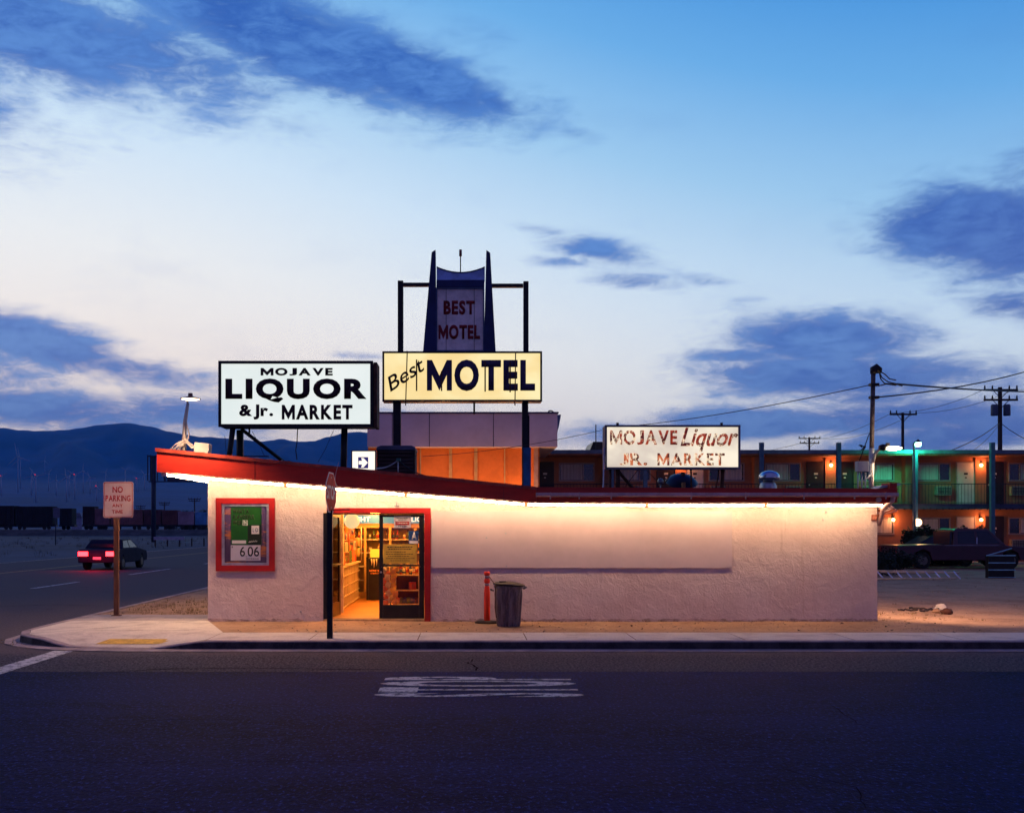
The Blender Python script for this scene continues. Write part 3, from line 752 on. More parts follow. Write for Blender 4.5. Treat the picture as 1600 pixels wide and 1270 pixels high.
pc = sheet(360.5, 407, 851.5, 875.5, YP, mat('price_card', (.55, .50, .56), .7, var=.03), 'price_card', fr)
wall_text('6', X(375, YP), X(383, YP), Z(869, YP), Z(853.5, YP), YP - .005, M_ink, pc, thick=.001, bold=.01)
wall_text('.', X(384, YP), X(385.5, YP), Z(870, YP), Z(868.5, YP), YP - .005, M_ink, pc, thick=.001)
wall_text('06', X(387, YP), X(405, YP), Z(869, YP), Z(853.5, YP), YP - .005, M_ink, pc, thick=.001, bold=.01)
wall_text('$', X(361.8, YP), X(364, YP), Z(855.8, YP), Z(852.8, YP), YP - .005, M_ink, pc, thick=.001)
print_line(385, 405, 871.8, 1.3, M_ink, pc, random.Random(3), YP - .0055)

# ------------------------------------------------------------------ interior of the shop
M_floor = mat('shop_floor', (.50, .22, .055), .35, var=.2, vscale=1.5, spec=.5, stretch=(.6, 3, 1))
b = MB(); b.box(XL + .17, 3.0, YW + .2, 27.2, .10, .17); b.build('shop_floor', M_floor, store)
M_int = mat('interior_wall', (.62, .46, .24), .8, var=.05)
b = MB(); b.box(XL + .17, 3.0, 27.2, 27.28, .1, 2.42); b.box(2.95, 3.0, YW + .17, 27.2, .17, 2.42); b.build('interior_wall', M_int, store)
b = MB(); b.box(XL + .17, 3.0, YW + .17, 27.2, 2.42, 2.46); b.build('ceiling', mat('ceiling_board', (.7, .6, .42), .8, var=.04), store)
M_shoplamp = emit('shop_lamp_glow', (1, .37, .06), 62)
for (xx, yy) in ((-3.2, 22.2), (-2.0, 22.4), (-.8, 22.4), (-3.0, 24.4), (-1.5, 24.6), (-2.4, 26.2), (-.7, 26.2)):
    b = MB(); b.box(xx - .11, xx + .11, yy - .6, yy + .6, 2.36, 2.415); b.build('ceiling_lamp', M_shoplamp, store)
# wine-red header with the beer banner along the back coolers
YK = 26.55
cooler = thing('wall_cooler', (-2.2, YK + .3, .17), 'row of glass fronted coolers along the back wall under the blue banner', 'cooler')
b = MB(); b.box(-4.6, .6, YK + .05, 27.15, .18, .32); b.box(-4.6, .6, YK + .55, 27.15, .32, 2.1); b.box(-4.6, .6, YK, 27.15, 1.98, 2.05); b.build('cabinet', mat('cooler_cabinet', (.40, .25, .10), .6), cooler)
for i in range(8):
    xx = -4.6 + i * .65; b = MB(); b.box(xx - .03, xx + .03, YK, YK + .05, .32, 1.98); b.build('door_post', mat('cooler_post', (.62, .40, .14), .5), cooler)
for z_ in (.62, .98, 1.34, 1.68):
    b = MB(); b.box(-4.55, .55, YK + .06, YK + .5, z_ - .02, z_); b.build('shelf', M_cream, cooler)
ban = sheet(520, 700, 804.5, 817.5, YK - .02, emit('banner_blue', (.03, .22, .36), .9), 'banner', None, th=.02)
ban['label'] = 'long blue banner reading LIGHT above the coolers'; ban['category'] = 'banner'
M_bw = emit('banner_white', (.95, .90, .78), 1.0)
for (a, c, t_) in ((546, 579, 'LIGHT'), (643, 674, 'LIGHT')):
    wall_text(t_, X(a, YK), X(c, YK), Z(815, YK), Z(807, YK), YK - .046, M_bw, ban, bold=.03, thick=.004)
rnd = random.Random(11)
BC = [(.55, .20, .03), (.12, .05, .02), (.5, .42, .2), (.30, .02, .01), (.04, .12, .03), (.6, .5, .35), (.6, .3, .03), (.03, .05, .12), (.05, .02, .01), (.45, .10, .04)]
BM = [mat('bottle_tint_%s' % 'abcdefghij'[i], c, .25, var=.1, spec=.6) for i, c in enumerate(BC)]
def bottle_proto(m, tall):
    b = MB(); r = .034; h = .24 if tall else .13
    if tall: b.lathe([(r, 0), (r, h * .58), (r * .42, h * .76), (r * .38, h), ], (0, 0, 0), 10)
    else: b.lathe([(r * .9, 0), (r, .01), (r, h - .01), (r * .8, h)], (0, 0, 0), 10)
    o = b.build('bottle' if tall else 'can', m, None)
    l = MB(); l.lathe([(r * 1.03, h * .18), (r * 1.03, h * .5)], (0, 0, 0), 10); l.build('label_band', rnd.choice(BM), o)
    return o
protos = []
for i, m in enumerate(BM):
    protos.append(bottle_proto(m, i % 3 != 2))
used = set()
def place_copy(src, loc, label, cat, group):
    if src.name not in used:
        used.add(src.name); o = src; o.location = loc
    else: o = copy_tree(src, loc)
    o['label'] = label; o['category'] = cat; o['group'] = group
    return o
x = -3.55
for z_, lab in ((1.34, 'upper'), (1.68, 'top')):
    x = -3.55
    while x < -.95:
        p = rnd.choice(protos[:7]); tall = p.name.startswith('bottle')
        if rnd.random() < .93: place_copy(p, (x, YK + .14, z_ + .002), ('glass bottle' if tall else 'drink can') + ' standing on the %s shelf of the back wall cooler' % lab, 'bottle' if tall else 'can', ('bottles' if tall else 'cans') + ' on the %s cooler shelf' % lab)
        x += rnd.uniform(.085, .12)
x = -1.75
while x < -.95:
    p = rnd.choice(protos); tall = p.name.startswith('bottle')
    place_copy(p, (x, YK + .14, .982), ('glass bottle' if tall else 'drink can') + ' on the middle shelf of the back wall cooler', 'bottle' if tall else 'can', ('bottles' if tall else 'cans') + ' on the middle cooler shelf'); x += .1
# counter with open bins
ct = thing('shop_counter', (-3.3, 24.6, .17), 'long pale counter with open candy bins facing the shop aisle', 'counter')
cx0, cx1, cy0, cy1 = -3.75, -2.74, 22.6, 26.2
M_bin = mat('counter_wood', (.66, .50, .28), .5, var=.08)
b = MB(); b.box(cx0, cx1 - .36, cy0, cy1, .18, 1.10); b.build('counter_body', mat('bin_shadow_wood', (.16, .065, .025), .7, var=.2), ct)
b = MB(); b.box(cx0, cx1 + .02, cy0 - .02, cy1, 1.101, 1.14); b.build('countertop', M_bin, ct)
b = MB(); b.box(cx1 - .35, cx1, cy0 - .25, cy0, .18, 1.10); b.build('end_panel', M_bin, ct)
for z_ in (.20, .43, .66, .89):
    b = MB(); b.box(cx1 - .355, cx1, cy0 + .01, cy1, z_, z_ + .025); b.build('shelf', M_bin, ct)
yy = cy0 + .02
while yy < cy1:
    b = MB(); b.box(cx1 - .354, cx1 - .004, yy, yy + .02, .226, 1.099); b.build('divider', M_bin, ct); yy += .36
SN = [(.62, .14, .02), (.60, .05, .03), (.65, .42, .05), (.6, .5, .35), (.25, .06, .02), (.12, .20, .03), (.60, .30, .06), (.5, .02, .03), (.06, .08, .2)]
SM = [mat('wrapper_%s' % 'abcdefghi'[i], c, .35, var=.35, vscale=14, spec=.5, col2=tuple(min(1, v * .5 + .12) for v in c)) for i, c in enumerate(SN)]
def bag_proto(m, w=.14, h=.19, d=.05):
    b = MB(); n = 6; V = []
    for j in range(n + 1):
        row = []
        for i in range(n + 1):
            u, v = i / n, j / n; bul = math.sin(math.pi * u) ** .6 * math.sin(math.pi * v) ** .5 if 0 < u < 1 and 0 < v < 1 else 0
            row.append((w * (u - .5) + .006 * math.sin(9 * v + 3 * u), bul * d * .5, v * h))
        V.append(row)
    F_ = [[b.bm.verts.new((x, -y - .001, z)) for x, y, z in r] for r in V]; K_ = [[b.bm.verts.new((x, y + .001, z)) for x, y, z in r] for r in V]
    for g_, fl in ((F_, 0), (K_, 1)):
        for A, B in zip(g_, g_[1:]):
            for i in range(n): b.bm.faces.new([A[i], A[i + 1], B[i + 1], B[i]]).smooth = True
    o = b.build('snack_bag', m, None); return o
bags = [bag_proto(m) for m in SM]
# candy in the bins
for z_, lab in ((.228, 'bottom'), (.458, 'lower'), (.688, 'upper')) :
    yy = cy0 + .12
    while yy < cy1 - .1:
        o = place_copy(rnd.choice(bags), (cx1 - .12, yy, z_ + .002), 'small wrapped snack bag in the %s row of counter bins' % lab, 'snack bag', 'snack bags in the %s counter bins' % lab)
        o.rotation_euler = (R(-12), 0, R(75 + rnd.uniform(-25, 25))); o.scale = (.85, 1, .72); yy += .18
# goods heaped on the counter
def box_proto(m):
    b = MB(); b.box(-.07, .07, -.05, .05, 0, .16); o = b.build('candy_box', m, None, bevel=.006)
    l = MB(); l.box(-.05, .05, -.053, -.0505, .05, .13); l.build('box_label', rnd.choice(SM), o); return o
boxes = [box_proto(m) for m in SM[:6]]
for k in range(46):
    yy = cy0 + .05 + (k / 46) * 3.3; xx = rnd.uniform(cx0 + .15, cx1 - .08); lvl = 1.142
    if k % 3 == 0: o = place_copy(rnd.choice(bags), (xx, yy, lvl), 'bright snack bag standing on the shop countertop', 'snack bag', 'snack bags on the countertop')
    elif k % 3 == 1: o = place_copy(rnd.choice(boxes), (xx, yy, lvl), 'small candy box standing on the shop countertop', 'candy box', 'candy boxes on the countertop')
    else: o = place_copy(rnd.choice(protos), (xx, yy, lvl), 'bottle or can standing on the shop countertop', 'drink', 'drinks on the countertop')
    o.rotation_euler = (0, 0, rnd.uniform(-.8, .8)); sc = rnd.uniform(.9, 1.5); o.scale = (sc, sc, sc * rnd.uniform(1, 1.3))
tr = thing('tiered_rack', (-3.0, 24.3, 1.14), 'long two tier display rack standing on the shop counter', 'display rack')
for z_ in (1.40, 1.68):
    b = MB(); b.box(-3.12, -2.86, 22.7, 26.1, z_, z_ + .02); b.build('tier', M_bin, tr)
for yy in (22.72, 24.3, 26.05):
    b = MB(); b.box(-3.02, -2.99, yy, yy + .03, 1.142, 1.68); b.build('upright', M_bin, tr)
for z_, lab in ((1.142, 'under the lower tier'), (1.422, 'on the lower tier'), (1.702, 'on the top tier')):
    yy = 22.75
    while yy < 26.0:
        k = rnd.random()
        src, nm = (rnd.choice(bags), 'snack bag') if k < .45 else (rnd.choice(boxes), 'candy box') if k < .7 else (rnd.choice(protos), 'drink')
        o = place_copy(src, (-2.90 + rnd.uniform(-.04, .03), yy, z_), 'bright %s %s of the counter display rack' % (nm, lab), nm, '%s %s of the display rack' % ({'snack bag': 'snack bags', 'candy box': 'candy boxes', 'drink': 'drinks'}[nm], lab))
        o.rotation_euler = (0, 0, rnd.uniform(-.6, 1.2)); yy += rnd.uniform(.10, .15)
# rack behind counter
rk = thing('counter_rack', (-3.3, 26.3, 1.14), 'tall wire rack of hanging goods at the far end of the counter', 'rack')
b = MB()
for xx in (-3.7, -2.72): b.tube([(xx, 26.3, 1.14), (xx, 26.3, 2.0)], .015, 6)
for z_ in (1.45, 1.72, 1.98): b.tube([(-3.7, 26.3, z_), (-2.72, 26.3, z_)], .01, 6)
b.build('rack_frame', M_cream, rk)
for r_ in range(2):
    for k in range(9):
        o = place_copy(rnd.choice(bags), (-3.65 + k * .105, 26.26, 1.24 + r_ * .27), 'snack bag hanging on the rack at the end of the counter', 'snack bag', 'snack bags hanging on the counter rack'); o.rotation_euler = (0, 0, rnd.uniform(-.3, .3)); o.scale = (.8, 1, 1.15)
# white column
b = MB(); b.box(X(531, 21.9), X(536.5, 21.9), 21.9, 21.98, .17, 2.42); b.build('shop_post', mat('shop_post_paint', (.8, .68, .45), .5), store)
# balloon, given a glow of its own
bl = thing('balloon', (X(550, 21.6), 21.6, 1.1), 'round cream self-glowing balloon hanging inside the open doorway', 'lantern')
b = MB(); b.ball((X(550, 21.6), 21.6, Z(814, 21.6)), .165, 24, .98); b.build('balloon_skin', emit('glowing_balloon', (1, .80, .38), .75), bl)
b = MB(); b.tube([(X(550, 21.6), 21.6, Z(827, 21.6)), (X(551, 21.6), 21.6, Z(835, 21.6))], .03, 6); b.build('balloon_knot', M_cream, bl)
b = MB(); b.tube([(X(550, 21.6), 21.6, Z(802, 21.6)), (X(550, 21.6), 21.6, 2.42)], .004, 5); b.build('cord', M_wire, bl)
# black drinks cooler
YM = 25.6
dc = thing('drinks_cooler', (X(586, YM), YM + .3, .17), 'black upright drinks cooler with pale claw marks and a yellow sign on top', 'cooler')
b = MB(); b.box(X(573, YM), X(602, YM), YM, YM + .6, .18, Z(872, YM)); b.build('cabinet', M_black, dc, bevel=.02)
b = MB(); b.box(X(573, YM) - .01, X(576, YM), YM - .03, YM - .002, .18, Z(870, YM)); b.build('edge_post', M_black, dc)
s = sheet(578.5, 602, 857.5, 870.5, YM + .1, emit('yellow_sign_glow', (1, .60, .04), .8), 'yellow_sign', dc)
for i, (xx, l) in enumerate(((580.5, 10), (584, 14), (588, 11))):
    b = MB(); b.tube([(X(xx, YM), YM - .004, Z(873, YM)), (X(xx + .7, YM), YM - .004, Z(873 + l * .5, YM)), (X(xx + .2, YM), YM - .004, Z(873 + l, YM))], [.022, .014, .003], 6); b.build('claw_mark', mat('claw_white', (.75, .62, .40), .5), dc)
wall_text('MONSTER', X(577, YM), X(595, YM), Z(893, YM), Z(889.8, YM), YM - .004, mat('orange_ink', (.75, .28, .06), .5), dc, bold=.02, thick=.002)
wall_text('ENERGY', X(579, YM), X(593, YM), Z(896.5, YM), Z(894.6, YM), YM - .004, mat('orange_ink', (0, 0, 0)), dc, thick=.002)
# shelf unit and hanging snack strip behind the closed leaf
YS = 22.3
su = thing('display_shelf', (X(636, YS), YS + .15, .17), 'low wooden display shelf seen through the closed glass door', 'shelf')
b = MB(); b.box(X(618, YS), X(653.5, YS), YS + .28, YS + .3, .18, Z(886, YS)); b.build('back_panel', mat('shelf_dark', (.14, .05, .02), .7), su)
for py in (897.5, 921.5, 943):
    b = MB(); b.box(X(617, YS), X(654, YS), YS, YS + .279, Z(py + 1.5, YS), Z(py, YS)); b.build('shelf_board', M_bin, su)
for px in (616.5, 654):
    b = MB(); b.box(X(px, YS), X(px, YS) + .018, YS, YS + .28, .18, Z(886, YS)); b.build('shelf_side', M_bin, su)
for k in range(7):
    place_copy(rnd.choice(protos), (X(621 + k * 5, YS), YS + .1, Z(897.5, YS) + .002), 'bottle or can on the top board of the low display shelf', 'drink', 'drinks on the low display shelf')
for k in range(6):
    o = place_copy(rnd.choice(bags), (X(620 + k * 6, YS), YS + .1 + .02 * (k % 2), Z(943, YS) + .002), 'brown snack bag on the bottom board of the low display shelf', 'snack bag', 'snack bags at the foot of the display shelf'); o.rotation_euler = (R(-20), R(rnd.uniform(-20, 20)), rnd.uniform(-.4, .4))
o = place_copy(boxes[1], (X(644, YS), YS + .12, Z(921.5, YS) + .002), 'single red candy box on the middle board of the display shelf', 'candy box', 'candy boxes on the display shelf')
YG = 22.0
sp = thing('snack_stand', (X(609, YG), YG, .17), 'thin stand hung with orange snack bags behind the closed door', 'snack stand')
b = MB(); b.tube([(X(610, YG), YG + .06, .17), (X(610, YG), YG + .06, 1.15)], .012, 6); b.lathe([(.14, 0), (.14, .02), (.02, .03)], (X(610, YG), YG + .06, .17), 14); b.build('stand_pole', M_black, sp)
for k in range(20):
    o = place_copy(bags[(0, 6, 3, 2)[k % 4]], (X((604, 615)[k % 2] + rnd.uniform(-3, 3), YG), YG - .03 + rnd.uniform(-.03, .03), .30 + .04 * k), 'orange snack bag hanging on the thin stand behind the door', 'snack bag', 'orange snack bags on the thin stand')
    o.rotation_euler = (R(rnd.uniform(-15, 10)), R(rnd.uniform(-40, 40)), rnd.uniform(-.5, .5))
for o in protos + bags + boxes:
    if o.name not in used:
        for c in children(o): bpy.data.objects.remove(c)
        bpy.data.objects.remove(o)
# ================================================================== SIGNS ON AND BEHIND THE ROOF
def lightbox(name, px0, px1, py0, py1, Y, depth, label, m_face, m_frame, t=.07, cat='sign'):
    x0, x1, z0, z1 = X(px0, Y), X(px1, Y), Z(py1, Y), Z(py0, Y)
    s = thing(name, ((x0 + x1) / 2, Y + depth / 2, z0), label, cat)
    b = MB(); b.box(x0 + .01, x1 - .01, Y + .03, Y + depth, z0 + .01, z1 - .01); b.build('cabinet', m_frame, s)
    frame(x0, x1, z0, z1, t, Y - .03, Y + .029, 'frame', m_frame, s)
    b = MB(); b.box(x0 + t - .005, x1 - t + .005, Y, Y + .028, z0 + t - .005, z1 - t + .005); b.build('face_panel', m_face, s)
    return s
def word(s, txt, a, c, t_, b_, Y, m, bold=.03, **k):
    return wall_text(txt, X(a, Y), X(c, Y), Z(b_, Y), Z(t_, Y), Y - .012, m, s, bold=bold, thick=.010, name='lettering', **k)
M_let = mat('dark_vinyl', (.030, .004, .006), .5, var=.2, vscale=5)
def backlit(name, col, col2, strength, vs=1.2, tubes=0.0):
    m = bpy.data.materials.new(name); m.use_nodes = True; T = NT(m.node_tree); b = T.n['Principled BSDF']
    co = T.node('ShaderNodeTexCoord').outputs['Object']; x, y, z = T.sep(co)
    big = T.noise(T.mapping(co, scale=(.7, 1, 1)), vs, 4, .55, .4); spots = T.noise(co, 14, 4, .7)
    c = T.mix(T.ss(big, .32, .68), col2, col)
    if tubes:
        wv = T.m('ABSOLUTE', T.m('SINE', T.m('MULTIPLY', z, tubes))); c = T.mix(T.m('MULTIPLY', wv, .22), c, tuple(min(1.2, v * 1.25) for v in col))
    c = T.mix(T.ss(spots, .66, .74, 0, .5), c, tuple(v * .45 for v in col2))
    T.l.new(c, b.inputs['Emission Color']); b.inputs['Emission Strength'].default_value = strength
    b.inputs['Base Color'].default_value = (.3, .3, .3, 1); b.inputs['Roughness'].default_value = .35
    return m
# big white store sign
YA = 21.6
sg = lightbox('store_sign', 341.5, 583, 564, 667, YA, .62, 'white lit sign box with dark lettering for the liquor store and junior market', backlit('sign_white', (.86, .90, .85), (.74, .82, .77), 1.0, .6), M_darkmetal, .06)
word(sg, 'MOJAVE', 407.5, 520, 575, 587, YA, M_let, .05, spacing=1.1)
word(sg, 'LIQUOR', 352.5, 573, 591.5, 629, YA, M_let, .055, spacing=1.1)
word(sg, '&Jr.', 374, 427, 632, 655.5, YA, M_let, .045)
word(sg, 'MARKET', 440.5, 551, 632.5, 655.5, YA, M_let, .045)
b = MB(); z_ = Z(667, YA)
b.build('spine', M_darkmetal, sg) if False else b.bm.free()
for (a, c, w_) in (((363, 668, 0), (355, 706, 0), .06), ((366, 668, .5), (366, 706, .5), .08), ((536, 668, .2), (534, 726, .2), .075)):
    b = MB(); b.tube([(X(a[0], YA), YA + .05 + a[2], Z(a[1], YA)), (X(c[0], YA), YA + .05 + c[2], Z(c[1], YA) - .35)], w_, 6); b.build('support_post', M_darkmetal, sg)
b = MB(); b.tube([(X(372, YA), YA + .3, Z(668, YA)), (X(443, YA), YA + .9, Z(719, YA) - .1)], .04, 6); b.build('brace', M_darkmetal, sg)
b = MB(); b.tube([(X(385, YA), YA + .3, Z(667, YA)), (X(385, YA), YA + .3, Z(679, YA))], .02, 5); b.build('stub', M_darkmetal, sg)
for pts in (((462, 668), (461, 690), (459, 702), (461, 717)), ((390, 672), (402, 694), (410, 712)), ((519, 670), (506, 700), (494, 721)), ((347, 680), (349, 704))):
    b = MB(); b.tube([(X(x, YA), YA + .25, Z(y, YA)) for x, y in pts], .011 if pts[0][0] == 462 else .005, 5); b.build('hanging_wire', M_wire, sg)
b = MB(); b.box(X(586, YA) - .03, X(589, YA), YA + .0, YA + .62, Z(667, YA), Z(566, YA)); b.build('side_return', M_rust, sg)

# tall motel sign behind the store
YM2 = 32.0
ms = lightbox('motel_sign', 597.5, 847, 549, 627.5, YM2, .55, 'tall cream lit motel sign on two black posts under a dark blue tower', backlit('sign_cream', (1.0, .86, .42), (.95, .70, .26), 1.0, .8), M_darkmetal, .06)
M_purp = mat('purple_vinyl', (.045, .028, .085), .5, var=.3, vscale=20)
word(ms, 'MOTEL', 667, 836, 562, 611, YM2, M_purp, .045, spacing=1.03)
bst = wall_text('Best', X(599, YM2), X(667, YM2), Z(596, YM2), Z(574, YM2), YM2 - .012, M_let, ms, bold=.008, shear=.35, rot=R(33), thick=.010)
def mpost(px, wpx, py0, py1, m, name='post', dy=.2):
    b = MB(); r = wpx / 2 / F * YM2; x = X(px, YM2); b.box(x - r, x + r, YM2 + dy, YM2 + dy + 2 * r, Z(py1, YM2), Z(py0, YM2)); return b.build(name, m, ms)
mpost(625, 8.5, 436, 549, M_darkmetal); mpost(822.5, 8, 437, 549, M_darkmetal)
for px, w_ in ((619.5, 12), (821, 9.5)):
    b = MB(); r = w_ / 2 / F * YM2; x = X(px, YM2); b.box(x - r, x + r, YM2 + .15, YM2 + .15 + 2 * r, 0.1, Z(627.5, YM2) + .02); b.build('post', M_darkmetal, ms)
b = MB(); x = X(826, YM2); b.box(x - .03, x + .04, YM2 + .2, YM2 + .3, 3.2, Z(648, YM2)); b.build('conduit', M_darkmetal, ms)
b = MB(); x = X(824, YM2); b.box(x - .12, x + .12, YM2 + .10, YM2 + .149, .1, Z(698.5, YM2)); b.build('painted_sleeve', mat('blue_sleeve', (.02, .10, .24), .5, var=.2), ms)
mpost(741, 3, 627, 646, M_darkmetal, 'stub')
def bar(a, c, t_, b_, m, name, dy=.22, th=.15): 
    bb_ = MB(); bb_.box(X(a, YM2), X(c, YM2), YM2 + dy, YM2 + dy + th, Z(b_, YM2), Z(t_, YM2)); return bb_.build(name, m, ms)
bar(629.5, 671, 439, 444.5, M_darkmetal, 'crossbar'); bar(768.5, 818, 440.5, 446, M_darkmetal, 'crossbar')
def fin(poly):
    b = MB(); b.prism([(X(x, YM2), Z(y, YM2)) for x, y in poly], 'y', YM2 - .02, YM2 + .42); return b.build('fin', M_navy, ms, label='dark blue tapering fin of the tower')
fin([(674.5, 394.5), (680.5, 390.5), (681.5, 549), (661, 549)]); fin([(760, 391), (766, 395.5), (774.5, 549), (756, 549)])
bar(682, 757, 437.5, 448.5, M_navy, 'band', .0, .36)
b = MB(); n = 16; pts = [(682.2 + (757.6 - 682.2) * i / n, 416.5 + 8.8 * math.sin(math.pi * i / n) ** .85) for i in range(n + 1)]
b.prism([(X(682.2, YM2), Z(437.4, YM2))] + [(X(x, YM2), Z(y, YM2)) for x, y in pts] + [(X(757.6, YM2), Z(437.4, YM2))], 'y', YM2 + .06, YM2 + .3)
b.build('curved_crown', mat('crown_blue', (.34, .48, .80), .6, var=.15), ms)
b = MB(); b.tube([(X(x, YM2), YM2 + .05, Z(y, YM2)) for x, y in pts], .02, 6); b.build('crown_rim', M_navy, ms)
bar(682.5, 756, 448.8, 549, mat('tower_board', (.86, .70, .62), .7, var=.14, vscale=2), 'tower_board', .06, .25)
frame(X(681, YM2), X(757, YM2), Z(549, YM2), Z(448.8, YM2), .045, YM2 + .02, YM2 + .055, 'board_frame', mat('board_blue', (.08, .12, .22), .5), ms)
M_brick = mat('dark_red_vinyl', (.24, .010, .012), .6, var=.3, vscale=8)
for t_, a, c, tt, bb_ in (('BEST', 693, 742, 469, 491), ('MOTEL', 685, 750, 507, 529.5)):
    wall_text(t_, X(a, YM2), X(c, YM2), Z(bb_, YM2), Z(tt, YM2), YM2 + .058, M_brick, ms, bold=.045, thick=.010)
for px in (697, 741):
    b = MB(); b.box(X(px, YM2) - .006, X(px, YM2) + .006, YM2 + .053, YM2 + .0585, Z(548, YM2), Z(450, YM2)); b.build('seam', M_darkmetal, ms)
b = MB(); b.tube([(X(719.5, YM2), YM2 + .18, Z(425.5, YM2)), (X(719.5, YM2), YM2 + .18, Z(398, YM2))], .02, 6); b.build('mast', M_darkmetal, ms)
b = MB(); b.tube([(X(719.5, YM2), YM2 + .18, Z(398, YM2)), (X(719.5, YM2), YM2 + .18, Z(388, YM2))], .045, 8); b.build('beacon', mat('beacon_red', (.20, .02, .03), .3), ms)
for (a, c) in (((636.5, 549), (634, 634)), ((805.5, 550), (804.5, 634))):
    b = MB(); b.tube([(X(a[0], YM2), YM2 - .06, Z(a[1], YM2)), (X(c[0], YM2), YM2 - .06, Z(c[1], YM2))], .018, 5); b.build('retaining_bar', M_rust, ms)
for (px, t_, bb_) in ((651, 562, 611), (690, 580, 611), (758, 565, 612), (797, 565, 613)):
    b = MB(); b.box(X(px, YM2) - .022, X(px, YM2) + .022, YM2 - .03, YM2 - .024, Z(bb_, YM2), Z(t_, YM2)); b.build('rust_streak', M_rust, ms)

# old peeling sign on the roof
YO = 22.3
os_ = lightbox('old_store_sign', 945, 1156.5, 664, 733, YO, .45, 'old cream lit sign with peeling red lettering propped above the flat roof', backlit('sign_aged', (1.0, .88, .66), (.62, .52, .42), .95, 1.6, 5.0), mat('aged_grey_frame', (.16, .14, .16), .5, var=.25, vscale=6, metal=.3), .045)
def peel(name, dark, pale, thr):
    m = bpy.data.materials.new(name); m.use_nodes = True; T = NT(m.node_tree); b = T.n['Principled BSDF']
    co = T.node('ShaderNodeTexCoord').outputs['Object']
    n = T.noise(T.mapping(co, scale=(1.4, 1, .8)), 11, 6, .7, .8); big = T.noise(co, 2.0, 2, .5)
    k = T.ss(T.m('ADD', n, T.m('MULTIPLY', T.m('SUBTRACT', big, .5), .35)), thr - .03, thr + .05)
    k2 = T.ss(T.noise(co, 7, 3, .6), .42, .6)
    T.l.new(T.mix(k, T.mix(k2, (.06, .006, .004), dark), pale), b.inputs['Emission Color']); b.inputs['Emission Strength'].default_value = 1.0
    b.inputs['Base Color'].default_value = (.1, .02, .01, 1)
    return m
M_peel = peel('peeling_letters', (.34, .035, .012), (.95, .72, .50), .54); M_peel2 = peel('faded_letters', (.60, .14, .05), (.98, .76, .52), .55)
word(os_, 'MOJAVE', 953, 1058, 672, 695, YO, M_peel, .03, spacing=1.05)
word(os_, 'Liquor', 1063, 1153, 668, 706, YO, M_peel, .02, shear=.35)
word(os_, 'JR.', 968, 1011, 708, 727, YO, M_peel2, .03)
word(os_, 'MARKET', 1027, 1132, 708, 727, YO, M_peel2, .03, spacing=1.1)
for px in (967, 1131):
    b = MB(); b.tube([(X(px, YO), YO + .2, Z(664, YO)), (X(px, YO), YO + .2, Z(659, YO))], .03, 8); b.build('lifting_eye', M_darkmetal, os_)
zr = 2.70
for (a, c, r_) in (((967, 733), (967, 770), .05), ((1132, 733), (1130, 770), .045), ((1082, 733), (1083, 770), .02), ((1126, 733), (1120, 770), .015), ((955, 733), (955, 765), .03)):
    b = MB(); b.tube([(X(a[0], YO), YO + .15, Z(a[1], YO)), (X(c[0], YO), YO + .15, zr)], r_, 6); b.build('support_post', M_rust, os_)
for (a, c, r_) in (((969, 735), (1000, 768), .04), ((1000, 733), (980, 762), .008), ((1015, 734), (1035, 752), .008), ((1052, 740), (1045, 754), .012)):
    b = MB(); b.tube([(X(a[0], YO), YO + .3, Z(a[1], YO)), (X(c[0], YO), YO + .5, max(zr, Z(c[1], YO)))], r_, 5); b.build('brace', M_rust, os_)
b = MB(); b.tube([(X(948, YO), YO - .04, Z(735, YO)), (X(943, YO), YO - .1, Z(700, YO)), (X(942, YO), YO - .1, Z(755, YO)), (X(938, YO), YO - .3, zr + .05), (X(900, YO), YO - .5, zr + .03), (X(845, YO), YO - .6, zr + .03)], .014, 6); b.build('feed_conduit', M_galv, os_)

# arrow sign
YR = 30.0
ar = lightbox('arrow_sign', 549, 587.5, 703.5, 737, YR, .3, 'small white lit box with a white arrow in a dark blue square', emit('arrow_white', (1, .90, .72), 1.25), mat('arrow_frame', (.07, .07, .10), .5), .03)
s = MB(); s.box(X(559.5, YR), X(575.5, YR), YR - .012, YR - .004, Z(731.5, YR), Z(714, YR)); s.build('blue_square', emit('arrow_blue', (.035, .028, .17), .8), ar)
ap = [(560.5, 720), (566, 720), (564.5, 715.5), (568, 715.5), (574.8, 722.6), (568, 730), (564.5, 730), (566, 725.5), (560.5, 725.5)]
s = MB(); s.prism([(X(x, YR), Z(y, YR)) for x, y in ap], 'y', YR - .017, YR - .013); s.build('arrow', emit('arrow_white', (0, 0, 0), 1), ar)
b = MB(); b.box(X(566, YR) - .06, X(566, YR) + .06, YR + .1, YR + .22, .1, Z(736.5, YR)); b.build('post', M_darkmetal, ar)

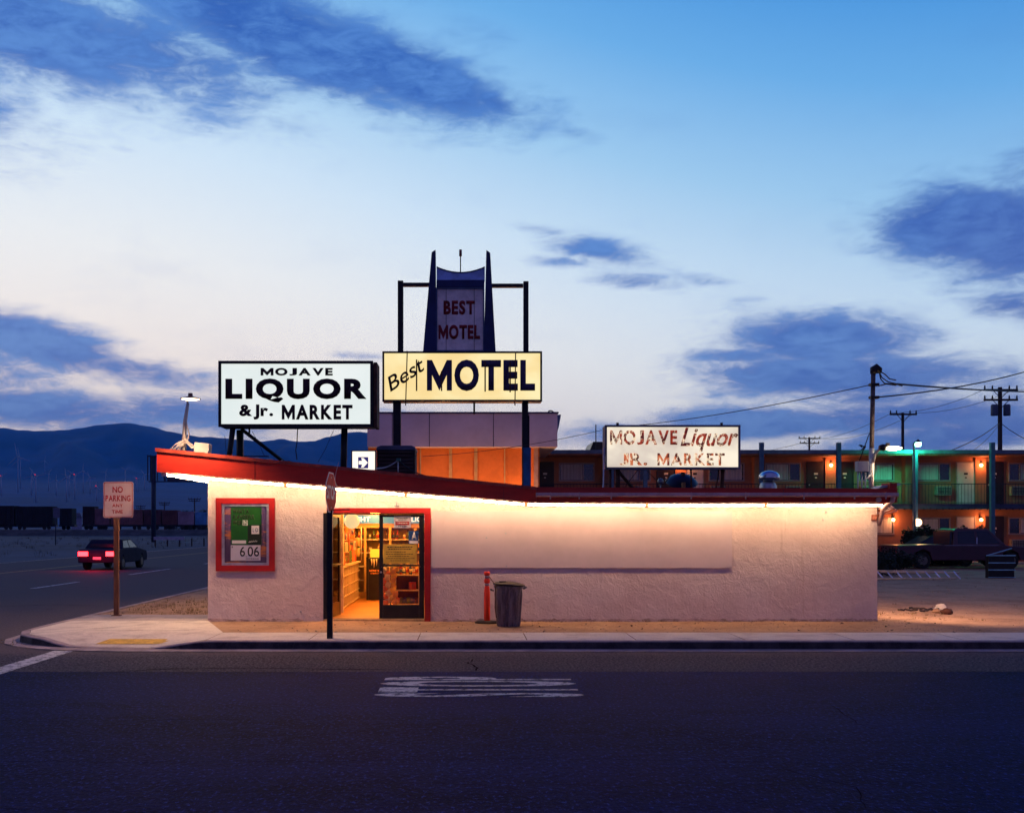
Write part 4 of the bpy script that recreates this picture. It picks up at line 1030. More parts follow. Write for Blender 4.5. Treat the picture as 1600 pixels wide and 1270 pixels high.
# evaporative cooler on the roof
YC = 23.4
ec = thing('roof_cooler', (X(620, YC), YC + .4, 2.7), 'dark louvred evaporative cooler on the roof beside the arrow sign', 'air cooler')
b = MB(); x0, x1 = X(589, YC), X(648.5, YC); b.box(x0, x1, YC, YC + .85, 2.72, Z(703, YC)); b.build('housing', mat('cooler_brown', (.035, .018, .015), .7, var=.3), ec)
b = MB()
for k in range(12):
    z_ = 2.76 + k * .085
    if z_ < Z(704, YC) - .05: b.box(x0 + .05, x1 - .05, YC - .02, YC - .001, z_, z_ + .04, rot=Matrix.Rotation(R(-25), 3, 'X'))
b.build('louvre_panel', mat('louvre_brown', (.055, .028, .02), .6, var=.2), ec)
b = MB(); b.prism([(x0 - .02, Z(703, YC)), (x1 + .02, Z(703, YC)), (x1 + .01, Z(699, YC)), (x1 - .08, Z(696, YC)), (x0 + .08, Z(696, YC)), (x0 - .01, Z(699, YC))], 'y', YC - .03, YC + .88); b.build('lid', mat('cooler_lid', (.10, .11, .16), .5), ec, bevel=.01)
# guyed stub with cables in front of the cooler
YQ = 21.0
st = thing('guy_stub', (X(622, YQ), YQ, zt(X(622, YQ))), 'thin pipe with a green cap holding pale guy wires above the entrance roof', 'cable stub')
b = MB(); b.tube([(X(622, YQ), YQ, zt(X(622, YQ)) - .03), (X(622, YQ), YQ, Z(719, YQ))], .013, 6); b.build('pipe', M_galv, st)
b = MB(); b.box(X(619.5, YQ), X(626, YQ), YQ - .04, YQ + .04, Z(720, YQ), Z(716, YQ)); b.build('cap', mat('cap_green', (.05, .16, .12), .5), st)
for (c, r_) in (((587, 731), .014), ((664, 742), .012), ((650, 709), .006)):
    b = MB(); p0 = Vector((X(622, YQ), YQ, Z(719, YQ))); p1 = Vector((X(c[0], YQ), YQ + (.2 if c[0] < 600 else .4), max(zt(X(c[0], YQ)) + .01, Z(c[1], YQ))))
    b.tube([p0.lerp(p1, i / 6) - Vector((0, 0, .05 * math.sin(math.pi * i / 6))) for i in range(7)], r_, 5); b.build('guy_wire', M_galv if c[0] < 600 else M_wire, st)

# roof vent with a domed cap
YV = 23.0
rv = thing('roof_vent', (X(1202, YV), YV, 2.7), 'shiny domed metal vent on the flat roof right of the old sign', 'roof vent')
b = MB(); b.lathe([(.19, 0), (.19, .22), (.15, .30), (.10, .33)], (X(1200, YV), YV, 2.70), 18); b.build('stack', M_galv, rv)
b = MB(); b.lathe([(.10, .0), (.225, .03), (.24, .07), (.22, .14), (.16, .20), (.06, .235), (0, .24)], (X(1202, YV), YV, Z(751.5, YV)), 22); b.build('dome_cap', mat('polished_steel', (.50, .52, .60), .22, metal=.9, var=.1), rv)
# satellite dish among the props
YD = 23.2
sd = thing('satellite_dish', (X(1066, YD), YD, 2.7), 'dark blue satellite dish on a stubby mast beneath the old sign', 'satellite dish')
b = MB(); b.lathe([(.02, 0), (.16, .03), (.28, .09), (.36, .18), (.37, .19), (.27, .11), (.10, .04)], (0, 0, 0), 20)
for v in b.bm.verts: v.co = Matrix.Rotation(R(180 + 25), 3, 'X') @ v.co; v.co += Vector((X(1066, YD), YD, Z(733, YD) - .12))
b.build('dish', mat('dish_blue', (.012, .014, .05), .4), sd)
b = MB(); b.tube([(X(1069, YD), YD, 2.7), (X(1067, YD), YD, Z(738, YD))], [.12, .05], 8); b.build('mast', M_rust, sd)
b = MB(); b.box(X(1061, YD), X(1066, YD), YD - .35, YD - .28, 2.74, 2.74 + .26); b.build('junction_box', mat('pale_orange', (.55, .25, .10), .6), sd)
# low junk on the roof under the sign
M_junk = mat('roof_block', (.18, .10, .09), .8, var=.3)
for i, (px, w_, h_) in enumerate(((993, 13, .10), (1030, 15, .12), (1112, 22, .13), (1049, 9, .09))):
    b = MB(); b.box(X(px - w_ / 2, 22.9), X(px + w_ / 2, 22.9), 22.9, 23.2, 2.72, 2.80 + h_ * .6); o = b.build('roof_block', M_junk, None, bevel=.01)
    o['label'] = ['low rusty block on the roof under the word JR', 'wider rusty block on the roof under the M of MARKET', 'long rusty block on the roof at the right end of the old sign', 'smallest rusty block beside the satellite dish'][i]; o['category'] = 'block'
b = MB(); b.ball((X(1032, 22.7), 22.7, Z(752, 22.7)), .07, 14); b.tube([(X(1032, 22.7), 22.7, 2.7), (X(1032, 22.7), 22.7, Z(756, 22.7))], .015, 6); o = b.build('flood_lamp', M_galv, None); o['label'] = 'small round silver spotlight on a stem beneath the old sign'; o['category'] = 'spotlight'
# spare conduit lying along the roof edge
b = MB(); b.tube([(X(842 + i * 12, 20.6), 20.6, 2.745 + .02 + .012 * math.sin(i * 2.1)) for i in range(9)], .018, 6); o = b.build('loose_pipe', M_galv, None); o['label'] = 'thin bent pipe lying on the roof left of the old sign'; o['category'] = 'pipe'

# ------------------------------------------------------------------ lamps at the two roof ends
def point(name, loc, energy, col, r=.06, parent=None):
    ld = bpy.data.lights.new(name, 'POINT'); ld.energy = energy; ld.color = col; ld.shadow_soft_size = r
    o = bpy.data.objects.new(name, ld); COL.objects.link(o)
    if parent is not None:
        o.parent = parent; loc = Vector(loc) - parent.location
    o.location = loc
    return o
def spot(name, loc, energy, col, aim, ang=150, parent=None):
    ld = bpy.data.lights.new(name, 'SPOT'); ld.energy = energy; ld.color = col; ld.shadow_soft_size = .08; ld.spot_size = R(ang); ld.spot_blend = .5
    o = bpy.data.objects.new(name, ld); COL.objects.link(o); o.parent = parent; o.location = Vector(loc) - parent.location
    o.rotation_euler = Vector(aim).to_track_quat('-Z', 'Y').to_euler(); return o
M_warmlamp = emit('lamp_glow', (1, .72, .42), 9)
YL = 20.1
zb = zt(X(287, YL))
ml = thing('mast_lamp', (X(288, YL), YL, zb), 'white pipe mast with a lit shallow round lamp shade at the left roof end', 'lamp')
b = MB(); b.tube([(X(287, YL), YL, zb), (X(289, YL), YL, Z(660, YL)), (X(293.5, YL), YL, Z(630, YL))], [.05, .04, .03], 8); b.build('mast', M_white, ml)
LY = 19.2; xh, zh = X(297.5, LY), Z(623.5, LY)
b = MB(); b.tube([(X(293.5, YL), YL, Z(630, YL)), (X(293.5, YL), YL - .1, Z(622, YL)), (xh, LY, zh + .03)], .018, 6); b.build('arm', M_white, ml)
b = MB(); b.lathe([(.19, 0), (.185, .012), (.10, .035), (.045, .05), (.04, .11), (.0, .115)], (xh, LY, zh), 20); b.build('shade', mat('shade_metal', (.20, .08, .05), .5), ml)
b = MB(); b.lathe([(.0, -.025), (.10, -.02), (.165, -.004), (.0, -.002)], (xh, LY, zh), 20); b.build('bulb', M_warmlamp, ml)
b = MB(); b.tube([(X(290, YL), YL - .02, Z(650, YL)), (X(293.5, YL), YL - .05, Z(667, YL)), (X(296.5, YL), YL - .05, Z(678, YL)), (X(294.5, YL), YL - .05, Z(686, YL)), (X(289, YL), YL - .05, Z(697, YL))], .014, 6); b.build('cable', M_white, ml)
for k in range(5):
    b = MB(); rn = random.Random(k); b.tube([(X(265 + 4 * k, YL), YL - .05, zt(-5.6) + .02), (X(277 + 2 * k, YL), YL - .1, Z(699 - rn.uniform(0, 6), YL)), (X(289 + k, YL), YL - .06, Z(691 - rn.uniform(0, 5), YL)), (X(300 + k * 3, YL), YL - .05, Z(700, YL)), (X(308, YL), YL - .05, Z(702, YL))], .012, 5); b.build('conduit', M_white, ml)
spot('mast_lamp_light', (xh, LY, zh - .06), 420, (1, .60, .34), (-.35, -.35, -1), 165, ml)
b = MB(); b.box(X(305, YL), X(328, YL), YL - .1, YL + .15, zt(-5.2) - .02, Z(692.5, YL), rot=Matrix.Rotation(R(6), 3, 'Y')); o = b.build('roof_box', M_white, None, bevel=.015); o['label'] = 'white electrical box lying beside the left mast lamp'; o['category'] = 'electrical box'
for i, (px, r_) in enumerate(((322, .035), (412, .03))):
    b = MB(); b.tube([(X(px - 14, 20.2) + k * .07, 20.1 + .04 * math.sin(k), zt(X(px - 14, 20.2) + k * .07) + .03 + .02 * math.sin(k * 1.7)) for k in range(9)], r_ * .5, 5)
    if i: o = b.build('loose_cable', M_white, None); o['label'] = 'short white cable lying on the sloping roof edge below the big white sign'; o['category'] = 'cable'
    else: b.bm.free()

# service mast with lamp arm, right
YS2 = 20.9
sm = thing('service_mast', (X(1362, YS2), YS2, 2.7), 'tall electrical service mast with a curved cap standing on the right roof end', 'service mast')
b = MB(); b.tube([(X(1361, YS2), YS2, 2.68), (X(1362, YS2), YS2, Z(700, YS2))], .055, 8); b.build('lower_pipe', M_white, sm)
b = MB(); b.tube([(X(1362, YS2), YS2, Z(700, YS2)), (X(1364.5, YS2), YS2, Z(582, YS2))], .048, 8); b.build('upper_pipe', mat('weathered_pipe', (.10, .07, .07), .6, var=.3, vscale=8), sm)
b = MB(); b.tube([(X(1364.5, YS2), YS2, Z(584, YS2)), (X(1365, YS2), YS2, Z(577, YS2)), (X(1369, YS2), YS2, Z(574.5, YS2)), (X(1373.5, YS2), YS2, Z(578, YS2)), (X(1374, YS2), YS2, Z(583, YS2))], [.065, .08, .085, .075, .05], 8); b.build('weatherhead', M_darkmetal, sm)
for py in (601, 621):
    b = MB(); b.box(X(1359, YS2), X(1372, YS2), YS2 - .07, YS2 + .07, Z(py + 2, YS2), Z(py - 2, YS2)); b.build('clamp', M_darkmetal, sm)
for pts in (((1373, 580), (1378, 590), (1388, 597), (1402, 600)), ((1373, 579), (1383, 585), (1390, 592), (1400, 594)), ((1374, 582), (1376, 592), (1382, 599), (1402, 601), (1410, 603), (1600, 605)), ((1372, 603), (1385, 600), (1400, 602))):
    b = MB(); P = [(X(x, YS2), YS2 + .0 + max(0, x - 1410) * .02, Z(y, YS2 + max(0, x - 1410) * .02)) for x, y in pts]; b.tube(P[:5], .013, 5); b.build('service_cable', M_wire, sm)
sb = MB(); sb.box(X(1337.5, YS2 - .2), X(1354.5, YS2 - .2), YS2 - .3, YS2 - .14, Z(737, YS2 - .2), Z(721, YS2 - .2)); sb.build('meter_box', M_white, sm, bevel=.008)
for px in (1340, 1346, 1351.5):
    b = MB(); b.tube([(X(px, YS2 - .2), YS2 - .22, 2.7), (X(px, YS2 - .2), YS2 - .22, Z(737, YS2 - .2))], .016, 6); b.build('conduit', M_white, sm)
b = MB(); b.tube([(X(1346, YS2), YS2 - .1, Z(752, YS2)), (X(1353, YS2), YS2 - .1, Z(747, YS2)), (X(1362, YS2), YS2 - .08, Z(738, YS2))], .02, 6); b.build('conduit', M_white, sm)
b = MB(); b.tube([(X(1358.5, YS2), YS2, Z(677, YS2)), (X(1351, YS2), YS2 + .3, Z(720, YS2))], .010, 5); b.build('stay', M_wire, sm)
b = MB(); b.tube([(X(1363, YS2), YS2 - .05, Z(722, YS2)), (X(1364, YS2), YS2 - .1, Z(709, YS2)), (X(1367, YS2), YS2 - .25, Z(703, YS2)), (X(1376, YS2), 20.6, Z(700.5, 20.6))], .03, 8); b.build('lamp_arm', M_white, sm)
YH = 20.55
b = MB(); b.tube([(X(1374, YH), YH, Z(699.5, YH)), (X(1380, YH), YH, Z(699, YH)), (X(1386, YH), YH, Z(697.5, YH))], [.05, .07, .04], 8); b.box(X(1384.5, YH), X(1389.5, YH), YH - .03, YH + .03, Z(697, YH), Z(692, YH)); b.build('lamp_housing', M_darkmetal, sm)
b = MB(); b.lathe([(.0, -.045), (.11, -.035), (.16, 0), (.06, .035), (.0, .04)], (X(1396, YH), YH, Z(700, YH)), 18); b.build('lamp_lens', emit('lamp_lens_glow', (1, .78, .50), 45), sm)
spot('street_lamp_light', (X(1396, YH), YH, Z(700, YH) - .06), 1350, (1, .60, .40), (.95, .95, -.50), 155, sm)
b = MB(); zz = 2.75
b.prism([(X(1365, 20.1), zz), (X(1400, 20.1), zz + .06), (X(1400, 20.1), zz + .11), (X(1372, 20.1), zz + .06)], 'y', 19.9, 20.3); o = b.build('flashing_strip', M_white, None); o['label'] = 'loose white flashing strip lying on the right roof end'; o['category'] = 'flashing'
b = MB(); b.box(X(1390, 19.8), X(1401, 19.8), 19.78, 20.2, 2.75, 2.86); b.build('corner_cap', M_red, store)
def sag(p0, p1, d, r, name, label, n=20):
    p0, p1 = Vector(p0), Vector(p1); b = MB()
    b.tube([p0.lerp(p1, i / n) - Vector((0, 0, 4 * d * (i / n) * (1 - i / n))) for i in range(n + 1)], r, 5)
    o = b.build(name, M_wire, None); o['label'] = label; o['category'] = 'wire'; return o
P0 = (X(1366, YS2), YS2, Z(621, YS2))
sag(P0, (X(1700, 34), 34, Z(545, 34)), .25, .016, 'power_wire', 'thicker wire rising from the service mast to the upper right')
sag((X(1402, YS2), YS2, Z(600, YS2)), (X(1760, 40), 40, Z(607, 40)), .15, .02, 'power_wire', 'bundled wire running level from the mast cap towards the right')
sag((X(1361, YS2), YS2, Z(601, YS2)), (X(970, 31), 31, Z(667, 31)), .10, .010, 'power_wire', 'wire falling from the service mast to the left behind the old sign')
sag((X(940, 31), 31, Z(672, 31)), (X(660, 31), 31, Z(713, 31)), .12, .008, 'power_wire', 'thin wire crossing in front of the grey parapet')

# ------------------------------------------------------------------ street furniture
YT = 17.1
sx0 = X(515.5, YT)
ss = thing('stop_sign', (sx0, YT, .15), 'red stop sign turned nearly edge-on on a black post at the kerb', 'sign')
b = MB(); b.box(sx0 - .045, sx0 + .045, YT - .045, YT + .045, .14, Z(797, YT)); b.build('post', M_black, ss)
b = MB(); b.box(sx0 - .012, sx0 + .012, YT - .012, YT + .012, Z(797, YT), Z(742, YT)); b.build('upper_post', M_galv, ss)
rr = .335; oc = [(rr / math.cos(R(22.5)) * math.cos(R(22.5 + 45 * k)), rr / math.cos(R(22.5)) * math.sin(R(22.5 + 45 * k))) for k in range(8)]
M_stop = mat('stop_red', (.50, .03, .03), .7, var=.15, spec=.05); M_stopw = mat('stop_white', (.62, .56, .54), .7, spec=.05, var=.05)
mx = Matrix.Translation((sx0 + .02, YT - .02, Z(769.5, YT))) @ Matrix.Rotation(R(2.5), 4, 'X') @ Matrix.Rotation(R(83), 4, 'Z') @ Matrix.Rotation(R(4), 4, 'Y')
def onplate(b, name, m, par):
    for v in b.bm.verts: v.co = mx @ v.co
    return b.build(name, m, par)
b = MB(); b.prism(oc, 'y', -.004, .004); onplate(b, 'plate_edge', M_stopw, ss)
b = MB(); b.prism([(x * .94, z * .94) for x, z in oc], 'y', -.0055, -.0042); onplate(b, 'red_face', M_stop, ss)
me = fit_text('STOP', .52, .23, .03); b = MB(); b.mesh(me)
for v in b.bm.verts: v.co = Vector((v.co.x - .26, -.0065, v.co.y - .115))
onplate(b, 'lettering', M_stopw, ss)
for dz_ in (.25, -.25):
    b = MB(); b.tube([(0, -.008, dz_), (0, .03, dz_)], .012, 6); onplate(b, 'bolt', M_galv, ss)
b = MB(); b.tube([(sx0 + .02, YT + .05, Z(797, YT)), (X(546, YT), YT + .08, Z(795.5, YT))], .012, 6); b.build('bracket_rod', mat('bracket_red', (.35, .06, .04), .5), ss)

YN2 = 21.4
nx = X(181, YN2)
ns = thing('no_parking_sign', (nx, YN2, .15), 'white and red NO PARKING ANY TIME sign on a brown post', 'sign')
b = MB(); b.box(nx - .05, nx + .05, YN2 + .01, YN2 + .07, .10, Z(800, YN2)); b.build('post', mat('brown_post', (.16, .065, .035), .7, var=.3, vscale=5, stretch=(4, 4, .6)), ns)
b = MB(); b.box(nx - .09, nx + .09, YN2 - .03, YN2 + .11, .125, .165); b.build('base_plate', M_rust, ns)
x0, x1, z0, z1 = X(161.5, YN2), X(208, YN2), Z(808.5, YN2), Z(752.5, YN2)
def rrect(x0, x1, z0, z1, r, n=5):
    P = []
    for cx_, cz_, a0 in ((x1 - r, z0 + r, -90), (x1 - r, z1 - r, 0), (x0 + r, z1 - r, 90), (x0 + r, z0 + r, 180)):
        P += [(cx_ + r * math.cos(R(a0 + 90 * k / n)), cz_ + r * math.sin(R(a0 + 90 * k / n))) for k in range(n + 1)]
    return P
M_nps = mat('sign_sheet', (.50, .36, .36), .4, var=.06, spec=.5); M_npr = mat('sign_red', (.36, .010, .020), .4, var=.1)
b = MB(); b.prism(rrect(x0, x1, z0, z1, .04), 'y', YN2, YN2 + .008); b.build('plate', M_nps, ns)
b = MB(); o_, i_ = rrect(x0 + .012, x1 - .012, z0 + .012, z1 - .012, .036), rrect(x0 + .024, x1 - .024, z0 + .024, z1 - .024, .028)
A = [b.bm.verts.new((x, YN2 - .002, z)) for x, z in o_]; B = [b.bm.verts.new((x, YN2 - .002, z)) for x, z in i_]
for k in range(len(A)): b.bm.faces.new([A[k], A[(k + 1) % len(A)], B[(k + 1) % len(A)], B[k]])
b.build('border', M_npr, ns)
for t_, a, c, tt, bb_ in (('NO', 176, 192, 760, 769.5), ('PARKING', 165, 204, 773.5, 783), ('ANY', 175.5, 192, 787, 792), ('TIME', 175, 192, 796.5, 802)):
    wall_text(t_, X(a, YN2), X(c, YN2), Z(bb_, YN2), Z(tt, YN2), YN2 - .001, M_npr, ns, bold=.02, thick=.002, spacing=1.05)
for py in (757.5, 803.5):
    b = MB(); b.tube([(nx, YN2 - .008, Z(py, YN2)), (nx, YN2 + .02, Z(py, YN2))], .009, 6); b.build('bolt', M_galv, ns)

# orange delineator
YE = 20.0
dn = thing('delineator_post', (X(761, YE), YE, .14), 'bright orange traffic delineator post with grey bands beside the bin', 'traffic post')
b = MB(); c0 = (X(761, YE), YE, .135); M_or = mat('delineator_orange', (.95, .055, .02), .45, var=.08)
b.lathe([(.045, .03), (.06, .05), (.062, .35), (.058, .60), (.048, .70), (.040, .72), (.040, .775), (.056, .79), (.058, .84), (.042, .865), (.040, .925), (.055, .935), (.06, .99), (.05, 1.0), (.0, 1.002)], c0, 16); b.build('tube', M_or, dn)
for z0_, z1_ in ((.725, .772), (.87, .922)):
    b = MB(); b.lathe([(.043, z0_), (.043, z1_)], c0, 16); b.build('reflective_band', mat('grey_band', (.22, .16, .22), .4), dn)
b = MB(); b.lathe([(.24, 0), (.24, .02), (.20, .035), (.06, .05)], c0, 18); b.build('base', mat('black_rubber', (.015, .008, .008), .8), dn)
# dustbin
YG2 = 19.45
bn_ = thing('trash_can', (X(796, YG2), YG2, .14), 'battered dark ribbed plastic trash can with its lid ajar', 'trash can')
c0 = Vector((X(794.5, YG2), YG2, .135)); M_bin2 = mat('bin_plastic', (.15, .12, .12), .55, var=.5, vscale=5, stretch=(3, 3, .5), bump=.3, bscale=12)
b = MB(); seg = 72; rings = []
for (z_, r_) in ((0, .215), (.03, .222), (.60, .265), (.70, .272), (.72, .285), (.76, .29)):
    ring = []
    for k in range(seg):
        a = 2 * math.pi * k / seg; rib = .017 * (1 if (k // 3) % 2 == 0 else -1) if z_ < .65 else 0
        sq = 1 + .06 * math.cos(4 * a) * -1
        ring.append(b.bm.verts.new(c0 + Vector(((r_ * sq + rib) * math.cos(a), (r_ * sq + rib) * math.sin(a), z_))))
    rings.append(ring)
for A, B in zip(rings, rings[1:]):
    for k in range(seg): b.bm.faces.new([A[k], A[(k + 1) % seg], B[(k + 1) % seg], B[k]])
b.bm.faces.new(rings[0][::-1]); b.build('body', M_bin2, bn_)
b = MB(); b.lathe([(.305, 0), (.31, .02), (.27, .045), (.15, .07), (.0, .075)], (0, 0, 0), 28)
for v in b.bm.verts: v.co = Matrix.Rotation(R(4), 3, 'Y') @ v.co; v.co += c0 + Vector((.01, 0, .765))
b.build('lid', mat('bin_lid', (.016, .009, .010), .5, var=.3), bn_)
b = MB(); b.box(-.16, -.03, -.05, .05, .07, .095); b.move(c0 + Vector((-.02, -.1, .755))); b.build('lid_handle', mat('bin_lid', (0, 0, 0)), bn_)
for sgn, hh in ((1, .70), (-1, .66)):
    b = MB(); b.tube([c0 + Vector((sgn * .28, -.05, hh)), c0 + Vector((sgn * .335, -.05, hh + .03)), c0 + Vector((sgn * .335, .05, hh + .03)), c0 + Vector((sgn * .28, .05, hh))], .018, 6); b.build('handle', M_bin2, bn_)
b = MB(); b.tube([(X(766, YG2), YE, .9 + .135), (X(770, YG2), YE - .2, Z(909, YG2)), (X(774, YG2), YG2 - .2, .135 + .78), (X(773, YG2), YG2 - .22, .5), (X(775, YG2), YG2 - .24, .3)], .010, 5); o = b.build('bin_chain', M_rust, None); o['label'] = 'thin rusty chain tying the trash can to the orange post'; o['category'] = 'chain'
# ================================================================== MOTEL
YMW, YMF = 53.2, 51.5           # wall plane, eave / railing plane
M_mw = mat('motel_orange', (.38, .16, .09), .9, var=.10, vscale=.6, bump=.15, bscale=8)
M_teal = mat('motel_blue_trim', (.045, .10, .18), .6, var=.1)
M_roofm = mat('motel_roof', (.10, .14, .20), .8, var=.15)
M_curt = mat('curtain_cloth', (.42, .40, .42), .9, var=.12, vscale=1.5, stretch=(14, 1, .2))
M_pane = mat('dark_pane', (.02, .02, .03), .08, spec=.8, var=.1)
M_wfr = mat('window_frame', (.30, .24, .24), .5, var=.1)
M_mdoor = mat('dark_door', (.022, .014, .022), .5, var=.1); M_wdoor = mat('pale_door', (.50, .50, .50), .5, var=.05)
mt = thing('motel_building', (15, YMW, .13), 'long two-storey orange motel with balcony railings, blue posts and a flat roof', 'motel')
MX0, MX1 = X(842, YMW), X(1800, YMW)
zr0, zr1 = Z(709, YMF), Z(703, YMF); zs0, zs1 = Z(795, YMF), Z(787, YMF)
b = MB(); b.box(MX0, MX1, YMW, YMW + 9, .05, zr0); b.build('wall', M_mw, mt)
b = MB(); b.box(MX0 - .3, MX1, YMF - .1, YMW + 9.4, zr0 + .003, zr1); b.build('roof', M_roofm, mt)
b = MB(); b.box(MX0, MX1, YMF, YMW - .003, zr0 - .06, zr0); b.build('roof_soffit', mat('motel_soffit', (.35, .14, .08), .8), mt)
b = MB(); b.box(MX0, MX1, YMF, YMW - .003, zs0, zs1); b.build('walkway', mat('walkway_edge', (.04, .05, .10), .8, var=.15), mt)
b = MB(); b.box(MX0, MX1, YMF - .4, YMW + .0, .12, .20); b.build('ground_walk', M_walk2, mt)
for px in (955, 1007, 1188, 1308, 1431 - 4, 1547, 1667):
    b = MB(); x = X(px, YMF); tall = px in (1188, 1308, 1547)
    b.box(x - .10, x + .10, YMF - .31, YMF - .11, .12, Z(692, YMF) if tall else zr0 - .01); b.build('post', M_teal, mt)
def bal_run(x0, x1):
    r_ = MB(); r_.tube([(x0, YMF - .03, zs1 + 1.0), (x1, YMF - .03, zs1 + 1.0)], .02, 5); r_.tube([(x0, YMF - .03, zs1 + .06), (x1, YMF - .03, zs1 + .06)], .015, 5)
    x = x0
    while x < x1: r_.tube([(x, YMF - .03, zs1), (x, YMF - .03, zs1 + 1.0)], .011, 4, caps=False); x += .165
    return r_.build('railing', mat('railing_black', (.02, .02, .035), .6), mt)
xs_ = [X(p, YMF) for p in (842, 955, 1007, 1188, 1308, 1427, 1547, 1667, 1790)]
for a, c in zip(xs_, xs_[1:]): bal_run(a + .1, c - .1)
b = MB(); x = MX0
while x < MX1: b.box(x, x + .05, YMF - .04, YMF - .001, zs0 - .04, zs0 + .05); x += .32
b.build('drip_teeth', mat('railing_black', (0, 0, 0)), mt, kind='stuff')
def window(px0, px1, zb_, zt_, right_dark=True, curtain=True):
    x0, x1 = X(px0, YMW), X(px1, YMW)
    w_ = bpy.data.objects.new('window', None); COL.objects.link(w_); w_.parent = mt
    frame(x0, x1, zb_, zt_, .07, YMW - .05, YMW - .002, 'window_frame', M_wfr, w_)
    xm = x0 + (x1 - x0) * (.68 if right_dark else .32)
    b = MB(); b.box(xm - .03, xm + .03, YMW - .045, YMW - .012, zb_ + .07, zt_ - .07); b.build('mullion', M_wfr, w_)
    b = MB(); b.box(x0 + .07, x1 - .07, YMW - .011, YMW - .002, zb_ + .07, zt_ - .07); b.build('pane', M_pane, w_)
    if curtain:
        b = MB(); a, c = (x0 + .12, xm - .05) if right_dark else (xm + .05, x1 - .12); n = int((c - a) / .05); P = []
        for i in range(n + 1): P.append((a + (c - a) * i / n, YMW - .022 - .007 * math.cos(i * 1.9)))
        V0 = [b.bm.verts.new((x, y, zb_ + .09)) for x, y in P]; V1 = [b.bm.verts.new((x, y, zt_ - .09)) for x, y in P]
        for i in range(n): b.bm.faces.new([V0[i], V0[i + 1], V1[i + 1], V1[i]])
        b.build('curtain', M_curt, w_)
    return w_
def mdoor(px0, px1, z0, zt_, white):
    x0, x1 = X(px0, YMW), X(px1, YMW)
    d_ = bpy.data.objects.new('room_door', None); COL.objects.link(d_); d_.parent = mt
    if white: d_['label'] = 'pale grey room door'
    b = MB(); b.box(x0, x1, YMW - .04, YMW - .002, z0, zt_); b.build('door_panel', M_wdoor if white else M_mdoor, d_)
    frame(x0 - .05, x1 + .05, z0 - .051, zt_ + .05, .049, YMW - .06, YMW - .003, 'door_frame', M_wfr if white else M_mdoor, d_)
    b = MB(); xm = (x0 + x1) / 2; b.box(xm - .10, xm + .10, YMW - .05, YMW - .041, zt_ - .62, zt_ - .52); b.build('number_plate', M_paper if not white else M_ink, d_)
    b = MB(); b.box(xm - .05, xm + .05, YMW - .05, YMW - .041, zt_ - .80, zt_ - .74); b.build('notice', M_paper if not white else M_ink, d_)
    b = MB(); b.ball((x0 + .09, YMW - .08, z0 + 1.0), .04, 8); b.build('knob', M_galv, d_)
M_ac = mat('aircon_case', (.30, .26, .22), .6, var=.1)
def aircon(px0, px1, z0, z1):
    x0, x1 = X(px0, YMW), X(px1, YMW)
    a_ = bpy.data.objects.new('air_conditioner', None); COL.objects.link(a_); a_.parent = mt
    b = MB(); b.box(x0, x1, YMW - .28, YMW - .003, z0, z1); b.build('case', M_ac, a_)
    b = MB()
    for k in range(5): b.box(x0 + .05, x1 - .05, YMW - .295, YMW - .281, z0 + .06 + k * (z1 - z0 - .1) / 5, z0 + .09 + k * (z1 - z0 - .1) / 5)
    for k in range(6): xx = x0 + .08 + k * (x1 - x0 - .16) / 5; b.box(xx - .01, xx + .01, YMW - .30, YMW - .296, z0 + .05, z1 - .05)
    b.build('grille', M_mdoor, a_)
M_wl = emit('porch_lamp_glow', (1, .55, .22), 14)
def wlamp(px, py, e=16, r_=.08, globe=False):
    x, z_ = X(px, YMW), Z(py, YMW)
    l_ = bpy.data.objects.new('wall_lamp', None); COL.objects.link(l_); l_.parent = mt; l_.location = Vector((x, YMW - .15, z_)) - mt.location
    b = MB(); b.box(x - .05, x + .05, YMW - .16, YMW - .003, z_ + .10, z_ + .20); b.build('lamp_bracket', M_mdoor, l_)
    b = MB(); b.ball((x, YMW - .15, z_), r_, 12); b.build('lamp_bulb', M_wl, l_)
    ld = bpy.data.lights.new('wall_lamp_light', 'POINT'); ld.energy = e; ld.color = (1, .30, .09); ld.shadow_soft_size = .08
    o = bpy.data.objects.new('wall_lamp_light', ld); COL.objects.link(o); o.parent = l_; o.location = (0, -.22, 0)
uz0, uz1 = zs1 + .02, Z(723, YMW)
wz0, wz1 = Z(752, YMW), Z(723, YMW)
lz0, lz1 = .22, Z(808, YMW); lwz0 = Z(835, YMW)
for L, ld_, rd_ in ((829, 0, 0), (1063, 0, 1), (1297, 0, 0), (1531, 1, 0), (1765, 0, 0)):
    for (up, a0, a1, w0, w1) in ((1, uz0, uz1, wz0, wz1), (0, lz0, lz1, lwz0, lz1)):
        if L - 117 > 830:
            window(L - 102, L - 46, w0, w1, True); mdoor(L - 36, L - 9, a0, a1, ld_)
            aircon(L - 71, L - 48, w0 - .72, w0 - .25)
        if L < 1700:
            mdoor(L + 10, L + 35, a0, a1, rd_ and up); window(L + 44, L + 100, w0, w1, L == 829)
            if L != 829: aircon(L + 46, L + 69, w0 - .72, w0 - .25)
    b = MB(); x = X(L, YMW); b.box(x - .28, x + .28, YMW - .10, YMW - .003, zs1 + .01, zr0 - .065); b.build('pilaster', M_mw, mt)
    b = MB(); x = X(L + 117, YMW); b.box(x - .18, x + .18, YMW - .5, YMW - .003, zs1 + .01, zr0 - .065); b.build('partition', M_mw, mt)
for px in (1297, 1531, 1063): wlamp(px, 727, 34)
for px in (1531, 1394, 1297, 1640): wlamp(px, 812, 30)
